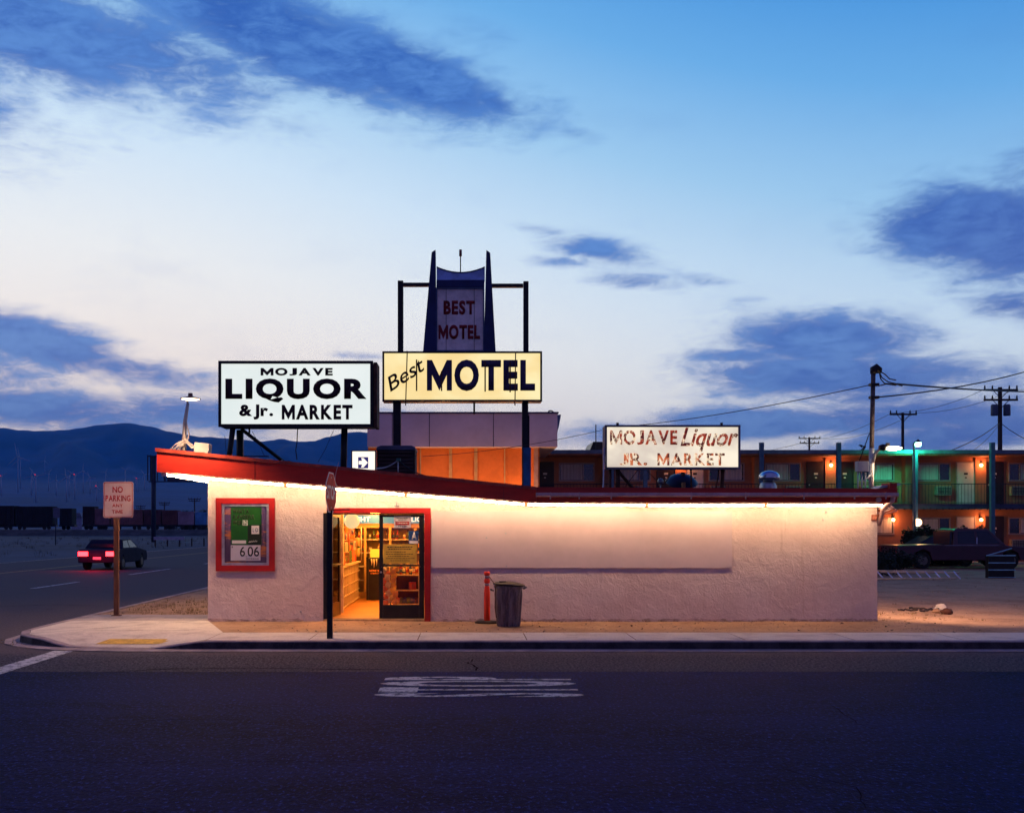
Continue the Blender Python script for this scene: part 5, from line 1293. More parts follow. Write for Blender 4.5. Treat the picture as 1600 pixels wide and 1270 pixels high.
b = MB(); xg, yg, zg = X(1434, YMF), YMF - .42, Z(816, YMF - .42); b.ball((X(1434, YMF - .42), yg, zg), .19, 16); gl = b.build('globe_lamp', emit('globe_glow', (1, .62, .28), 7), mt)
point('globe_light', (X(1434, yg), yg - .3, zg), 26, (1, .5, .22), .1, None)
b = MB(); b.tube([(X(942, YMF), YMF - .2, .2), (X(942, YMF), YMF - .2, zr0)], .05, 6); b.build('downpipe', M_wfr, mt)
# skylight and antenna on the motel roof
b = MB(); Yk = 56; b.prism([(X(918, Yk), zr1), (X(927, Yk), Z(690, Yk)), (X(950, Yk), Z(690, Yk)), (X(950, Yk), zr1)], 'y', Yk, Yk + 3); o = b.build('roof_hatch', M_black, None); o['label'] = 'dark sloped hatch box on the motel roof left of the old sign'; o['category'] = 'roof hatch'
b = MB(); b.tube([(X(930, Yk), Yk - .3, zr1), (X(930, Yk), Yk - .3, Z(664, Yk))], .03, 5); o = b.build('roof_antenna', M_wire, None); o['label'] = 'thin whip antenna on the motel roof beside the dark hatch'; o['category'] = 'antenna'

# office block: pale parapet over orange panels
YO1 = 46.0
of = thing('motel_office', (0, YO1 + 4, .13), 'motel office with a grey panelled parapet above lit orange wall panels', 'office building')
px0, px1 = X(574, YO1), X(871, YO1); pz0, pz1 = Z(698, YO1), Z(646, YO1)
b = MB(); b.box(px0, px1, YO1, YO1 + 8, pz0, pz1); b.build('parapet', mat('parapet_panel', (.52, .47, .54), .8, var=.07, vscale=.5), of)
b = MB(); b.box(px0 - .05, px1 + .05, YO1 - .05, YO1 + 8.05, pz1 + .003, pz1 + .07); b.build('parapet_cap', M_navy, of)
for px in (613, 671, 771, 826):
    b = MB(); b.box(X(px, YO1) - .012, X(px, YO1) + .012, YO1 - .006, YO1 - .001, pz0, pz1); b.build('panel_seam', M_darkmetal, of)
b = MB(); b.prism([(X(871, YO1), Z(676, YO1)), (X(874, YO1), Z(664, YO1)), (X(877, YO1), Z(647, YO1)), (X(870, YO1), Z(648, YO1))], 'y', YO1 + .1, YO1 + .8); b.build('scupper', mat('scupper_blue', (.10, .16, .30), .5), of)
b = MB(); b.tube([(X(861 + 4 * math.cos(a / 5 * math.pi), YO1), YO1 + .2, pz1 + .07 + .08 * math.sin(a / 5 * math.pi)) for a in range(6)], .03, 5); b.build('roof_loop', M_darkmetal, of)
YO3 = YO1 + .7
b = MB(); b.box(X(575, YO3), X(843, YO3), YO3, YO3 + 7, .1, pz0 - .003); b.build('wall', mat('office_orange', (.62, .17, .035), .85, var=.10, vscale=.8, bump=.1, bscale=12), of)
M_bat = mat('cream_batten', (.50, .30, .13), .7, var=.1)
for px, w_ in ((657, 2), (704, 5), (743.5, 5), (788.5, 1.8)):
    b = MB(); b.box(X(px - w_ / 2, YO3), X(px + w_ / 2, YO3), YO3 - .06, YO3 - .002, .12, pz0 - .004); b.build('batten', M_bat, of)
b = MB(); b.box(X(834, YO3), X(840.5, YO3), YO3 - .12, YO3 - .002, .12, pz0 - .004); b.build('corner_pier', mat('grey_pier', (.38, .24, .20), .8), of)
for px in (690, 800):
    l_ = bpy.data.objects.new('porch_lamp', None); COL.objects.link(l_); l_.parent = of; x = X(px, YO3); l_.location = Vector((x, YO3 - .4, 2.6)) - of.location
    b = MB(); b.ball((x, YO3 - .4, 2.6), .12, 12); b.build('lamp_bulb', M_wl, l_); b = MB(); b.box(x - .05, x + .05, YO3 - .42, YO3 - .003, 2.70, 2.78); b.build('lamp_bracket', M_mdoor, l_)
    ld = bpy.data.lights.new('porch_light', 'POINT'); ld.energy = 260; ld.color = (1, .46, .18); ld.shadow_soft_size = .12
    o = bpy.data.objects.new('porch_light', ld); COL.objects.link(o); o.parent = l_; o.location = (0, -1.0, .1)

# green lamp post
YGL = 50.4; gx = X(1430, YGL)
gp = thing('green_lamp_post', (gx, YGL, .13), 'tall slim lamp post with a glowing green lantern in front of the motel', 'lamp post')
b = MB(); b.tube([(gx, YGL, .1), (gx - .06, YGL, Z(700, YGL)), (gx - .09, YGL, Z(694, YGL))], [.07, .05, .05], 8); b.build('pole', mat('green_lit_pole', (.16, .30, .30), .6, var=.15), gp)  # the lamp's own light put into the pole colour as teal
b = MB(); b.tube([(gx - .09, YGL, Z(694, YGL)), (gx + .02, YGL, Z(690, YGL))], .04, 6); b.lathe([(.0, .16), (.05, .10), (.16, .0), (.17, -.03)], (gx + .14, YGL, Z(690.5, YGL)), 14); b.build('hood', M_darkmetal, gp)
b = MB(); b.lathe([(.15, 0), (.15, -.06), (.12, -.18), (.0, -.2)], (gx + .14, YGL, Z(691.5, YGL)), 14); b.build('lantern', emit('green_glow', (.35, 1, .70), 14), gp)
point('green_light', (gx + .14, YGL + .35, Z(700, YGL) + .05), 300, (.03, 1, .42), .15, gp)

# ================================================================== YARD BESIDE THE STORE
# ladder lying on its edge
YLd = 36.0
la = thing('ladder', (X(1440, YLd), YLd, .13), 'long metal ladder lying on its side along the edge of the dirt lot', 'ladder')
for (py0, py1, a, c, yy_) in ((892, 893, 1368, 1484, .25), (904, 903, 1366, 1494, 0), (894, 895, 1380, 1503, .22)):
    b = MB(); b.tube([(X(a, YLd), YLd + yy_, max(.17, Z(py0, YLd))), (X(c, YLd), YLd + yy_, max(.17, Z(py1, YLd)))], .032, 6); b.build('rail', mat('ladder_rail', (.62, .46, .30), .5, metal=.1), la)
for k in range(9):
    px = 1375 + k * 15; b = MB(); b.tube([(X(px, YLd), YLd + .24, Z(893, YLd)), (X(px + 6, YLd), YLd + .01, .17)], .026, 6); b.build('rung', mat('ladder_rung', (.58, .60, .80), .4, metal=.1), la)
# slatted stand
YSl = 37.5
gs = thing('slatted_rack', (X(1566, YSl), YSl, .13), 'low dark rack with pale horizontal bars in front of the pickup', 'rack')
b = MB(); b.box(X(1546, YSl), X(1586, YSl), YSl + .05, YSl + .3, .12, Z(868, YSl)); b.build('rack_body', M_black, gs)
for py in (867.5, 879, 890, 902):
    b = MB(); b.box(X(1545, YSl), X(1587, YSl), YSl, YSl + .045, max(.14, Z(py + .9, YSl)), Z(py - .6, YSl)); b.build('bar', mat('rack_bar', (.22, .48, .62), .4, metal=.1), gs)
b = MB(); b.tube([(X(1541, YSl), YSl, Z(868, YSl)), (X(1581, YSl), YSl, Z(856.5, YSl))], .02, 5); b.build('strut', mat('rack_bar', (0, 0, 0)), gs)

# vehicles
M_rub = mat('tyre_rubber', (.012, .012, .013), .85); M_rim = mat('wheel_rim', (.16, .14, .12), .3, metal=.8)
M_vglass = mat('vehicle_glass', (.010, .014, .03), .25, spec=.4, var=.05)
M_chrome = mat('chrome_trim', (.5, .52, .6), .2, metal=.9)
def vehicle(name, loc, rotz, label, cat, paint, prof_lo, prof_hi, width, wheels, wr, windows, lamps, group=None):
    """profiles are (x, z) outlines, x forward; built round the origin then placed"""
    v = thing(name, (0, 0, 0), label, cat, group); w2 = width / 2
    b = MB(); b.prism(prof_lo, 'y', -w2, w2)
    b.build('body', paint, v, bevel=.05)
    b = MB(); n = len(prof_hi); zm = max(z for _, z in prof_hi); zl = min(z for _, z in prof_hi)
    rows = []
    for sgn in (-1, 1):
        rows.append([b.bm.verts.new((x, sgn * (w2 - .03 - .16 * (z - zl) / (zm - zl)), z)) for x, z in prof_hi])
    b.bm.faces.new(rows[0]); b.bm.faces.new(rows[1][::-1])
    for i in range(n): b.bm.faces.new([rows[0][i], rows[1][i], rows[1][(i + 1) % n], rows[0][(i + 1) % n]])
    b.build('cabin', paint, v, bevel=.03)
    for poly in windows:
        for sgn in (-1, 1):
            b = MB(); f = lambda z: w2 - .03 - .16 * (z - zl) / (zm - zl)
            A = [b.bm.verts.new((x, sgn * (f(z) + .004), z)) for x, z in poly]; B = [b.bm.verts.new((x, sgn * (f(z) - .01), z)) for x, z in poly]
            b.bm.faces.new(A); b.bm.faces.new(B[::-1])
            for i in range(len(A)): b.bm.faces.new([A[i], B[i], B[(i + 1) % len(A)], A[(i + 1) % len(A)]])
            b.build('side_window', M_vglass, v)
    for x in wheels:
        for sgn in (-1, 1):
            wh = bpy.data.objects.new('wheel', None); COL.objects.link(wh); wh.parent = v
            b = MB(); yo = sgn * (w2 - .02); b.tube([(x, yo - sgn * .22, wr), (x, yo - sgn * .02, wr), (x, yo + sgn * .01, wr)], [wr, wr, wr * .93], 24); b.build('tyre', M_rub, wh)
            b = MB(); b.tube([(x, yo, wr), (x, yo + sgn * .022, wr)], [wr * .62, wr * .55], 16); b.build('rim', M_rim, wh)
    for (nm, m_, bx) in lamps:
        b = MB(); b.box(*bx); b.build(nm, m_, v)
    v.location = loc; v.rotation_euler = (0, 0, rotz)
    return v
M_maroon = mat('dark_maroon_paint', (.04, .010, .022), .35, spec=.5, var=.1); M_bluepaint = mat('dark_blue_paint', (.010, .015, .04), .75, spec=.1, var=.1)
YV1 = 45.5; xo_ = X(1505, YV1)      # pickup: x forward = +X
pl = [(-3.1, .45), (-3.1, 1.05), (-1.05, 1.08), (-1.0, 1.05), (1.5, 1.05), (2.75, .95), (2.85, .55), (2.8, .40), (2.35, .38), (2.25, .70), (1.95, .85), (1.6, .70), (1.5, .38), (-1.55, .38), (-1.65, .72), (-1.95, .88), (-2.3, .72), (-2.4, .42)]
ph = [(-.62, 1.03), (-.52, 1.72), (-.35, 1.80), (1.02, 1.78), (1.75, 1.03)]
wins = [[(-.40, 1.12), (-.36, 1.66), (.36, 1.68), (.40, 1.12)], [(.50, 1.12), (.48, 1.68), (.98, 1.68), (1.48, 1.12)]]
vehicle('pickup_truck', (xo_ + .15, YV1 + .9, .13), 0, 'dark maroon crew cab pickup parked facing right behind the ladder', 'pickup truck', M_maroon, pl, ph, 1.95, (-1.97, 1.93), .37, wins,
        [('tail_light', mat('lamp_red', (.2, .02, .02), .3), (-3.12, -3.06, -.96, -.80, .7, .98)), ('tail_light', mat('lamp_red', (0, 0, 0)), (-3.12, -3.06, .80, .96, .7, .98)),
         ('bumper', M_chrome, (-3.28, -3.13, -.9, .9, .42, .62)), ('window_pillar_trim', M_chrome, (.415, .475, -.93, -.915, 1.10, 1.40)), ('rear_window', M_vglass, (-.70, -.60, -.80, .80, 1.08, 1.66)), ('side_moulding', M_chrome, (-.95, 1.4, -.985, -.976, 1.035, 1.05))])
YV2 = 49.0
pl2 = [(-2.2, .35), (-2.25, .75), (-2.1, .95), (-1.2, 1.0), (1.0, .98), (2.1, .85), (2.25, .6), (2.2, .35), (1.75, .33), (1.4, .70), (1.05, .33), (-1.0, .33), (-1.35, .70), (-1.7, .33)]
ph2 = [(-1.5, .97), (-1.0, 1.40), (.25, 1.42), (1.0, .97)]
wins2 = [[(-1.2, 1.02), (-.92, 1.34), (-.38, 1.36), (-.38, 1.02)], [(-.28, 1.02), (-.28, 1.36), (.2, 1.36), (.75, 1.02)]]
xcar = X(1452, YV2)
vehicle('parked_car', (xcar, YV2, .13), R(180), 'dark blue car with a pale reflecting windscreen behind the pickup bed', 'car', M_bluepaint, pl2, ph2, 1.75, (-1.35, 1.4), .32, wins2,
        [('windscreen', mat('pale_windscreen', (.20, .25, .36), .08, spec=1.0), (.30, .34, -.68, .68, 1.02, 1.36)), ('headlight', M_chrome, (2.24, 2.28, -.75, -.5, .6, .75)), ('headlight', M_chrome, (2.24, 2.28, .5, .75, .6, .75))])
# moving car on the highway, tail lights lit
M_tail = emit('tail_light_glow', (1, .015, .02), 16)
YV3 = 49.0
hc = vehicle('highway_car', (-16.9, YV3, 0), R(90), 'dark car with two glowing red tail lights driving away on the highway', 'car', M_bluepaint, pl2, ph2, 1.80, (-1.35, 1.4), .32, wins2,
        [('tail_light', M_tail, (-2.32, -2.24, -.84, -.42, .66, .86)), ('tail_light', M_tail, (-2.32, -2.24, .42, .84, .66, .86)), ('rear_window', M_vglass, (-1.43, -1.36, -.6, .6, 1.05, 1.20)), ('number_plate', M_paper, (-2.27, -2.23, -.18, .18, .5, .62))])
point('tail_light_light', (-16.9, YV3 - 2.7, .7), 60, (1, .02, .03), .3, None)

# ================================================================== PLANTS
rnd = random.Random(9)
M_leaf = mat('dark_foliage', (.014, .022, .016), .9, var=.4, vscale=4); M_leaf2 = mat('dry_foliage', (.12, .085, .035), .9, var=.4, vscale=6)
def leafy(name, c, rx, ry, rz, n, size, label, cat, m=None, group=None, trunk=True):
    t_ = thing(name, (c[0], c[1], c[2]), label, cat, group)
    b = MB()
    blobs = [(rnd.uniform(-.6, .6), rnd.uniform(-.5, .5), rnd.uniform(.25, .85), rnd.uniform(.3, .55)) for _ in range(9)]
    for _ in range(n):
        bx, by, bz, br = rnd.choice(blobs)
        d = Vector((rnd.gauss(0, 1), rnd.gauss(0, 1), rnd.gauss(0, 1))).normalized() * br * rnd.uniform(.5, 1.1)
        p = Vector((c[0] + (bx + d.x) * rx, c[1] + (by + d.y) * ry, max(c[2] + .02, c[2] + (bz + d.z * .7) * rz)))
        a, e = rnd.uniform(0, 6.28), rnd.uniform(-1, 1); u = Vector((math.cos(a), math.sin(a), e)).normalized() * size * rnd.uniform(.6, 1.3); v = u.cross(Vector((rnd.uniform(-1, 1), rnd.uniform(-1, 1), 1))).normalized() * size * .5
        b.quad(p - u * .5, p + v * .5, p + u * .5, p - v * .5)
    b.build('crown', m or M_leaf, t_)
    if trunk:
        b = MB(); b.tube([(c[0], c[1], c[2] - .1), (c[0] + .05 * rx, c[1], c[2] + rz * .4), (c[0] + .15 * rx, c[1], c[2] + rz * .7)], [rx * .08, rx * .06, rx * .02], 6); b.build('trunk', M_wood, t_)
    return t_
# hedge and shrubs between store and motel
for i, (px, py_top, w_, Yh, lab) in enumerate(((1386, 851, 1.7, 41.5, 'dark round shrub just right of the store corner'), (1404, 862, 1.2, 42.0, 'lower dark shrub between the store corner and the pickup'), (1376, 868, 1.1, 39.5, 'small dark shrub against the right corner of the store'))):
    leafy('shrub', (X(px, Yh), Yh, .13), w_ * .8, .8, Z(py_top, Yh) - .13, 1400, .13, lab, 'shrub')
for i in range(6):
    Yh = 50.2; leafy('hedge_bush', (X(1416 + i * 22, Yh), Yh, .13), .62, .4, Z(829 + (i % 2), Yh) - .13, 3600, .20, ('clipped dark hedge bush behind the parked car, number %s' % i) if 0 else 'clipped dark hedge bush behind the parked vehicles', 'hedge bush', group='hedge bushes in front of the motel', trunk=False)
for (px, py, Yt, w_, lab) in ((1318, 697, 75, 1.6, 'low treetop showing over the motel roof left of the mast'), (1338, 695, 78, 2.0, 'wider treetop showing over the motel roof by the mast'), (1352, 698, 72, 1.2, 'small treetop touching the service mast over the motel roof'), (1602, 690, 70, 2.0, 'treetop at the right picture edge above the motel')):
    leafy('far_tree', (X(px, Yt), Yt, 0), w_, w_, Z(py, Yt) * .84, 2500, .42, lab, 'tree')
for (px, w_, Yt, py) in ((312, 5.0, 246, 794), (296, 3.5, 250, 799), (326, 4.5, 243, 797)):
    leafy('desert_tree', (X(px, Yt), Yt, 0), w_, w_, Z(py, Yt), 1200, .6, {312: 'largest dark tree beyond the railway left of the store', 296: 'smallest dark tree beyond the railway by the billboard', 326: 'dark tree beyond the railway half hidden by the store'}[px], 'tree')
# dry scrub
def tuft(p, n, h, r, b):
    for _ in range(n):
        a = rnd.uniform(0, 6.28); d = Vector((math.cos(a), math.sin(a), 0)); q = Vector(p) + d * rnd.uniform(0, r); tip = q + d * h * rnd.uniform(.2, .8) + Vector((0, 0, h * rnd.uniform(.4, 1))); s_ = d.cross(Vector((0, 0, 1))) * .006 * (h / .1) ** .5
        b.bm.faces.new([b.bm.verts.new(q - s_), b.bm.verts.new(q + s_), b.bm.verts.new(tip)])
b = MB()
for _ in range(260): tuft((rnd.uniform(-7.7, -5.3), 21.8 + abs(rnd.gauss(0, 2.6)), .12), 7, rnd.uniform(.03, .11), .08, b)
for _ in range(140):
    x = rnd.uniform(-.7, 8.6); tuft((x, rnd.uniform(20.25, 20.45), .13), 5, rnd.uniform(.015, .05), .05, b)
for _ in range(70): tuft((rnd.uniform(8.2, 10.5), rnd.uniform(20.3, 22.5), .13), 7, rnd.uniform(.02, .07), .08, b)
for _ in range(220): tuft((rnd.uniform(9, 27), rnd.uniform(22, 38), .13), 6, rnd.uniform(.03, .09), .1, b)
for _ in range(60): tuft((rnd.uniform(-8.3, -7.4), rnd.uniform(17.2, 18.0), .02), 5, rnd.uniform(.02, .04), .05, b)
b.build('dry_grass', mat('dry_grass_blades', (.22, .14, .055), .9, var=.3), kind='stuff')
b = MB()
for _ in range(420): 
    tuft((rnd.uniform(-75, -27), rnd.uniform(60, 200), -.03), 9, rnd.uniform(.2, .6), .5, b)
b.build('desert_scrub', mat('scrub_blades', (.05, .045, .03), .9, var=.3), kind='stuff')
b = MB()
for _ in range(2600):
    if rnd.random() < .45: x, y = rnd.uniform(-4.2, 9.5), rnd.uniform(18.1, 20.4)
    else: x, y = rnd.uniform(8.4, 26), 18.1 + abs(rnd.gauss(0, 7))
    if y > 44: continue
    r = rnd.uniform(.006, .020) if rnd.random() < .93 else rnd.uniform(.02, .045); z0 = lot_h(x, y)
    P = [Vector((x + rnd.uniform(-1, 1) * r, y + rnd.uniform(-1, 1) * r, z0 + rnd.uniform(-.2, .9) * r)) for _ in range(5)]
    v = [b.bm.verts.new(p) for p in P]
    for f in ((0, 1, 2), (0, 2, 3), (0, 3, 4), (1, 2, 4), (2, 3, 4), (0, 1, 4)):
        b.bm.faces.new([v[i] for i in f])
b.build('gravel', mat('gravel_stone', (.34, .25, .19), .95, var=.35, vscale=3), kind='stuff')
# debris heap in the lot

for i, (a, c, lab) in enumerate((((1402, 955), (1432, 957), 'crooked brown stick lying at the left end of the debris line'), ((1420, 953), (1460, 956), 'long crooked stick lying across the middle of the debris line'), ((1438, 958), (1470, 954), 'thin stick crossing the other debris near the stones'))):
    b = MB(); ya, yc_ = F * 1.89 / (a[1] - HY), F * 1.89 / (c[1] - HY)
    p0 = Vector((X(a[0], ya), ya, .165)); p1 = Vector((X(c[0], yc_), yc_, .18))
    b.tube([p0.lerp(p1, k / 8) + Vector((rnd.uniform(-.03, .03), rnd.uniform(-.05, .05), rnd.uniform(-.005, .03))) for k in range(9)], .022, 5); o = b.build('stick', M_wood, None); o['label'] = lab; o['category'] = 'stick'
for i, (px, py, s_, m_, lab) in enumerate(((1470, 953.5, .15, M_walk, 'pale broken concrete lump on the debris line in the dirt lot'), (1463, 957, .09, M_dirt, 'small brown rock in front of the pale concrete lump'), (1479, 958.5, .12, M_rust, 'dark brown rock at the right end of the debris line'))):
    yy = F * 1.89 / (py - HY); b = MB(); b.ball((0, 0, 0), s_, 8, .6)
    for v in b.bm.verts: v.co *= 1 + rnd.uniform(-.25, .25); v.co += Vector((X(px, yy), yy, .13 + s_ * .35))
    o = b.build('rock', m_, None); o['label'] = lab; o['category'] = 'rock'

# ================================================================== DISTANCE
def upole(px, Yp, py_top, zg, arms, label, transformers=False, r=.16):
    x = X(px, Yp); p = thing('utility_pole', (x, Yp, zg), label, 'utility pole')
    zt_ = Z(py_top, Yp); b = MB(); b.tube([(x, Yp, zg), (x, Yp, zt_)], [r, r * .8], 8); b.build('pole', M_wood, p)
    for (py, half) in arms:
        z_ = Z(py, Yp); b = MB(); b.box(x - half, x + half, Yp - .2, Yp - .06, z_ - .08, z_ + .08); b.build('crossarm', M_wood, p)
        b = MB(); b.tube([(x - half * .5, Yp - .15, z_), (x, Yp - .15, z_ - .7)], .03, 4); b.tube([(x + half * .5, Yp - .15, z_), (x, Yp - .15, z_ - .7)], .03, 4); b.build('arm_brace', M_wood, p)
        for k in (-.95, -.5, .5, .95):
            b = MB(); b.lathe([(.04, 0), (.09, .08), (.05, .14), (.07, .22), (.02, .3)], (x + half * k, Yp - .13, z_ + .08), 8); b.build('insulator', M_darkmetal, p)
    if transformers:
        for k in (-1, 1):
            b = MB(); b.lathe([(.0, 0), (.26, .02), (.28, .1), (.28, .85), (.22, .95), (0, .97)], (x + k * .52, Yp - .1, Z(650, Yp)), 14); b.build('transformer', mat('transformer_grey', (.06, .08, .13), .5), p)
    return p
upole(1562.5, 85, 605, 0, ((609.5, 1.4), (625, 1.4)), 'tall wooden utility pole with two crossarms and two grey transformers', True, .21)
upole(1410.5, 95, 645, 0, ((647.5, 1.25),), 'wooden utility pole with one crossarm left of the green lamp', False, .17)
upole(1264.5, 170, 683, 0, ((685, 1.8), (692.5, 1.6)), 'small distant utility pole with two crossarms right of the old sign', False, .2)
for (px, Yp, t_, lab) in ((304, 260, 778, 'distant utility pole above the pale boxcar by the store wall'), (257, 300, 784, 'distant utility pole just right of the billboard mast'), (220, 330, 789, 'farthest utility pole beyond the boxcars left of the billboard')):
    upole(px, Yp, t_, 0, ((t_ + 1.5, 1.6), (t_ + 4.5, 1.4)), lab, False, .18)
def wire(p0, p1, d, r, label): return sag((X(p0[0], p0[2]), p0[2], Z(p0[1], p0[2])), (X(p1[0], p1[2]), p1[2], Z(p1[1], p1[2])), d, r, 'overhead_wire', label)
for k, lab in ((-1, 'left'), (1, 'right')):
    wire((1562.5 + k * 24, 608, 85), (1410.5 + k * 19, 645, 95), .5, .018, 'thin overhead wire from the %s arm of the transformer pole to the one-arm pole' % lab)
    wire((1410.5 + k * 19, 646, 95), (1264.5 + k * 15, 684, 170), 1.0, .02, 'thin overhead wire from the %s end of the one-arm pole to the small far pole' % lab)
wire((1562.5, 660, 85), (1460, 712, 56), .3, .03, 'dark drop wire falling from the transformer pole to the motel roof')
wire((1562.5, 661, 85), (1506, 712, 60), .3, .015, 'thin drop wire beside the thicker one under the transformer pole')
wire((1562.5, 660, 85), (1660, 700, 80), .5, .03, 'dark wire falling from the transformer pole to the right picture edge')
wire((1586, 609, 85), (1760, 560, 80), .6, .02, 'thin wire leaving the transformer pole to the upper right')
wire((1266, 688, 170), (1000, 703, 200), 2, .03, 'faint wire leaving the small far pole to the left')
# billboard seen from behind
YB2 = 130.0
bb2 = thing('billboard', (X(240, YB2), YB2, 0), 'dark roadside billboard on a single thick mast seen beyond the roof end', 'billboard')
M_bill = mat('billboard_steel', (.030, .040, .075), .7, var=.15)
b = MB(); b.tube([(X(240, YB2), YB2, 0), (X(240, YB2), YB2, Z(712, YB2))], .30, 12); b.build('mast', M_bill, bb2)
xr0, xr1 = X(260, YB2), X(420, YB2)
b = MB(); b.box(xr0, xr1, YB2 + .8, YB2 + 1.0, Z(751, YB2), Z(722, YB2)); b.build('panel', mat('billboard_back', (.10, .10, .15), .8, var=.15), bb2)
for k in range(12):
    x = xr0 + k * (xr1 - xr0) / 11; b = MB(); b.box(x - .06, x + .06, YB2 + .6, YB2 + .79, Z(752, YB2), Z(720, YB2)); b.build('stringer', M_bill, bb2)
for py in (712, 751.5):
    b = MB(); b.box(X(233, YB2), xr1, YB2 - .3, YB2 + .5, Z(py + 1.5, YB2), Z(py, YB2)); b.build('beam', M_bill, bb2)
for px in (232, 236.5, 247, 258):
    b = MB(); b.box(X(px, YB2) - .05, X(px, YB2) + .05, YB2 - .4, YB2 - .2, Z(751, YB2), Z(711, YB2)); b.build('lattice_post', M_bill, bb2)
for a, c in (((258, 751), (275, 715)), ((247, 712), (258, 751)), ((275, 751), (292, 715)), ((300, 751), (316, 716))):
    b = MB(); b.tube([(X(a[0], YB2), YB2 - .1, Z(a[1], YB2)), (X(c[0], YB2), YB2 - .1, Z(c[1], YB2))], .07, 5); b.build('brace', M_bill, bb2)
# road sign back, pale rail added in place of a car light streak
YRs = 110.0
rs = thing('road_sign', (X(87, YRs), YRs, 0), 'grey back of a road sign on a thin pole beside the far highway', 'sign')
b = MB(); b.tube([(X(87, YRs), YRs, 0), (X(87, YRs), YRs, Z(793, YRs))], .06, 6); b.build('pole', M_bill, rs)
b = MB(); b.box(X(83.5, YRs), X(94, YRs), YRs - .07, YRs - .062, Z(809, YRs), Z(793, YRs)); b.build('plate', mat('sign_back', (.12, .12, .18), .6), rs)
gr = thing('streak_rail', (-35, 110, 0), 'pale rail standing in for a car light streak beyond the highway near the billboard mast', 'light streak')
b = MB(); Yg = 105; b.box(X(240, Yg), X(319, Yg + 8), Yg, Yg + .08, .62, .95); b.build('rail', mat('light_streak_pale', (.40, .36, .42), .5), gr)
for k in range(5):
    b = MB(); x = X(242, Yg) + k * 1.25; b.box(x - .06, x + .06, Yg + .081, Yg + .2, -.03, .8); b.build('rail_post', M_wood, gr)
# train
YTn = 230.0; zt0 = 1.25
cars = [(-40, 22, 790, (.020, .014, .018), 'hopper'), (24, 82, 791, (.016, .013, .018), 'hopper'), (93, 112, 794, (.012, .012, .018), 'boxcar'), (129, 147, 791, (.030, .012, .016), 'boxcar'), (148, 171, 794.5, (.22, .10, .12), 'container'), (173, 223, 796, (.22, .085, .085), 'container'),
        (225, 251, 796, (.10, .035, .045), 'container'), (253, 277, 797, (.13, .045, .045), 'container'), (278, 303, 799, (.34, .22, .26), 'container'), (305, 350, 800, (.10, .30, .52), 'container')]
labs = ['black hopper car at the left picture edge', 'second black hopper car left of the small white shed', 'short black boxcar just right of the road sign back', 'dark boxcar behind the NO PARKING sign\'s left edge', 'dusky pink container wagon behind the NO PARKING sign', 'long reddish container wagon right of the NO PARKING sign',
        'dark plum container wagon behind the billboard mast', 'brown container wagon just right of the billboard mast', 'pale grey container wagon left of the store wall', 'pale blue container wagon touching the store wall']
for (a, c, t_, col, nm), lb in zip(cars, labs):
    x0, x1 = X(a, YTn), X(c, YTn); z1 = Z(t_, YTn)
    r_ = thing('freight_' + nm, ((x0 + x1) / 2, YTn, zt0), lb, 'freight wagon'); m_ = mat('wagon_' + str(labs.index(lb)), col, .8, var=.2, vscale=.4)
    b = MB(); b.box(x0, x1, YTn, YTn + 2.8, zt0 + 1.1, z1)
    if nm == 'hopper': b.prism([(x0 + .5, zt0 + 1.1), (x1 - .5, zt0 + 1.1), (x1 - 2, zt0 + .5), (x0 + 2, zt0 + .5)], 'y', YTn + .3, YTn + 2.5)
    b.build('wagon_body', m_, r_)
    k = x0 + .3; b = MB()
    while k < x1: b.box(k, k + .18, YTn - .10, YTn - .002, zt0 + 1.12, z1 - .05); k += 1.1
    b.build('side_ribs', m_, r_)
    for xx in (x0 + .9, x0 + 1.9, x1 - 1.9, x1 - .9):
        b = MB(); b.tube([(xx, YTn + .2, zt0 + .45), (xx, YTn + .35, zt0 + .45)], .45, 10); b.build('wheel', M_black, r_)
    b = MB(); b.box(x0 - .4, x1 + .4, YTn + .6, YTn + 2.2, zt0 + .7, zt0 + 1.09); b.build('underframe', M_black, r_)
sh = thing('white_shed', (X(121, 250), 250, 0), 'small pale shed in the gap between the dark wagons', 'shed')
b = MB(); b.box(X(112, 250), X(128, 250), 250, 256, 0, Z(807, 250)); b.build('wall', mat('shed_white', (.30, .32, .42), .7), sh)
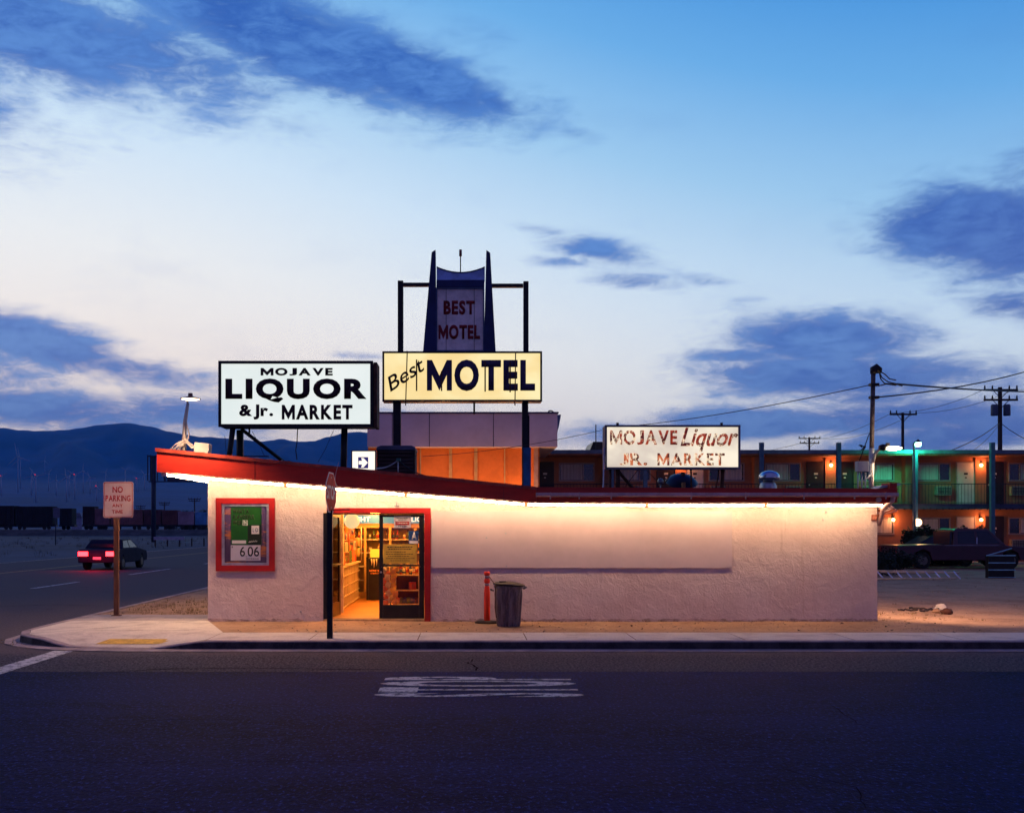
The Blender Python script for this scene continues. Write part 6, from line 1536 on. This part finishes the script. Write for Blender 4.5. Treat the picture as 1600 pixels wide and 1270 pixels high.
b = MB(); b.prism([(X(111, 250), Z(807, 250)), (X(129, 250), Z(807, 250)), (X(126, 250), Z(801, 250)), (X(114, 250), Z(801, 250))], 'y', 249.5, 256.5); b.build('roof', mat('shed_roof', (.16, .17, .24), .7), sh)
# wind turbines on the fan
M_turb = mat('turbine_white', (.36, .38, .46), .6, var=.03); M_bea = emit('turbine_beacon', (1, .03, .02), 1.2)
tl = [(28, 713, 764, 0), (32, 716, 757, 0), (49, 744, 768, 0), (56, 743, 779, 1), (70, 720, 737, 0), (76, 740, 761, 0), (104, 745, 777, 0), (108, 744, 770, 0), (117, 742, 774, 1), (130, 736, 764, 0), (151, 760, 776, 1), (165, 738, 751, 0), (196, 734, 752, 0), (226, 741, 759, 0), (2, 744, 768, 1), (214, 748, 762, 1), (88, 750, 768, 0), (141, 746, 766, 0)]
def t_base(px, py):
    best = None
    for d in range(1600, 6200, 40):
        yb = HY + (CZ - mount_h(px, d)) / d * F
        if best is None or abs(yb - py) < best[0]: best = (abs(yb - py), d)
    return best[1]
for i, (px, pt, pb, red) in enumerate(tl):
    d = t_base(px, pb + 6); x = X(px, d); z0 = mount_h(px, d) - 2; H = (pb + 6 - pt) / F * d
    lab = ('white wind turbine with a red beacon' if red else 'thin white wind turbine') + ' on the dark mountain slope'
    t_ = thing('wind_turbine', (x, d, z0), lab, 'wind turbine', 'wind turbines with red beacons on the slope' if red else 'white wind turbines on the slope')
    b = MB(); b.tube([(x, d, z0), (x, d, z0 + H)], [2.0, 1.2], 8); b.build('tower', M_turb, t_)
    b = MB(); b.box(x - 1.5, x + 1.5, d - 3, d + 6, z0 + H, z0 + H + 3); b.build('nacelle', M_turb, t_)
    a0 = rnd.uniform(0, 2)
    for k in range(3):
        a = a0 + k * 2.094; L = H * .38; b = MB(); c_ = Vector((x, d - 4, z0 + H + 1.5))
        b.tube([c_, c_ + Vector((math.sin(a), 0, math.cos(a))) * L * .3, c_ + Vector((math.sin(a), 0, math.cos(a))) * L], [.7, 1.1, .3], 4); b.build('blade', M_turb, t_)
    if red: b = MB(); b.ball((x, d - 5, z0 + H + 4.0), 1.2, 8); b.build('beacon', M_bea, t_)
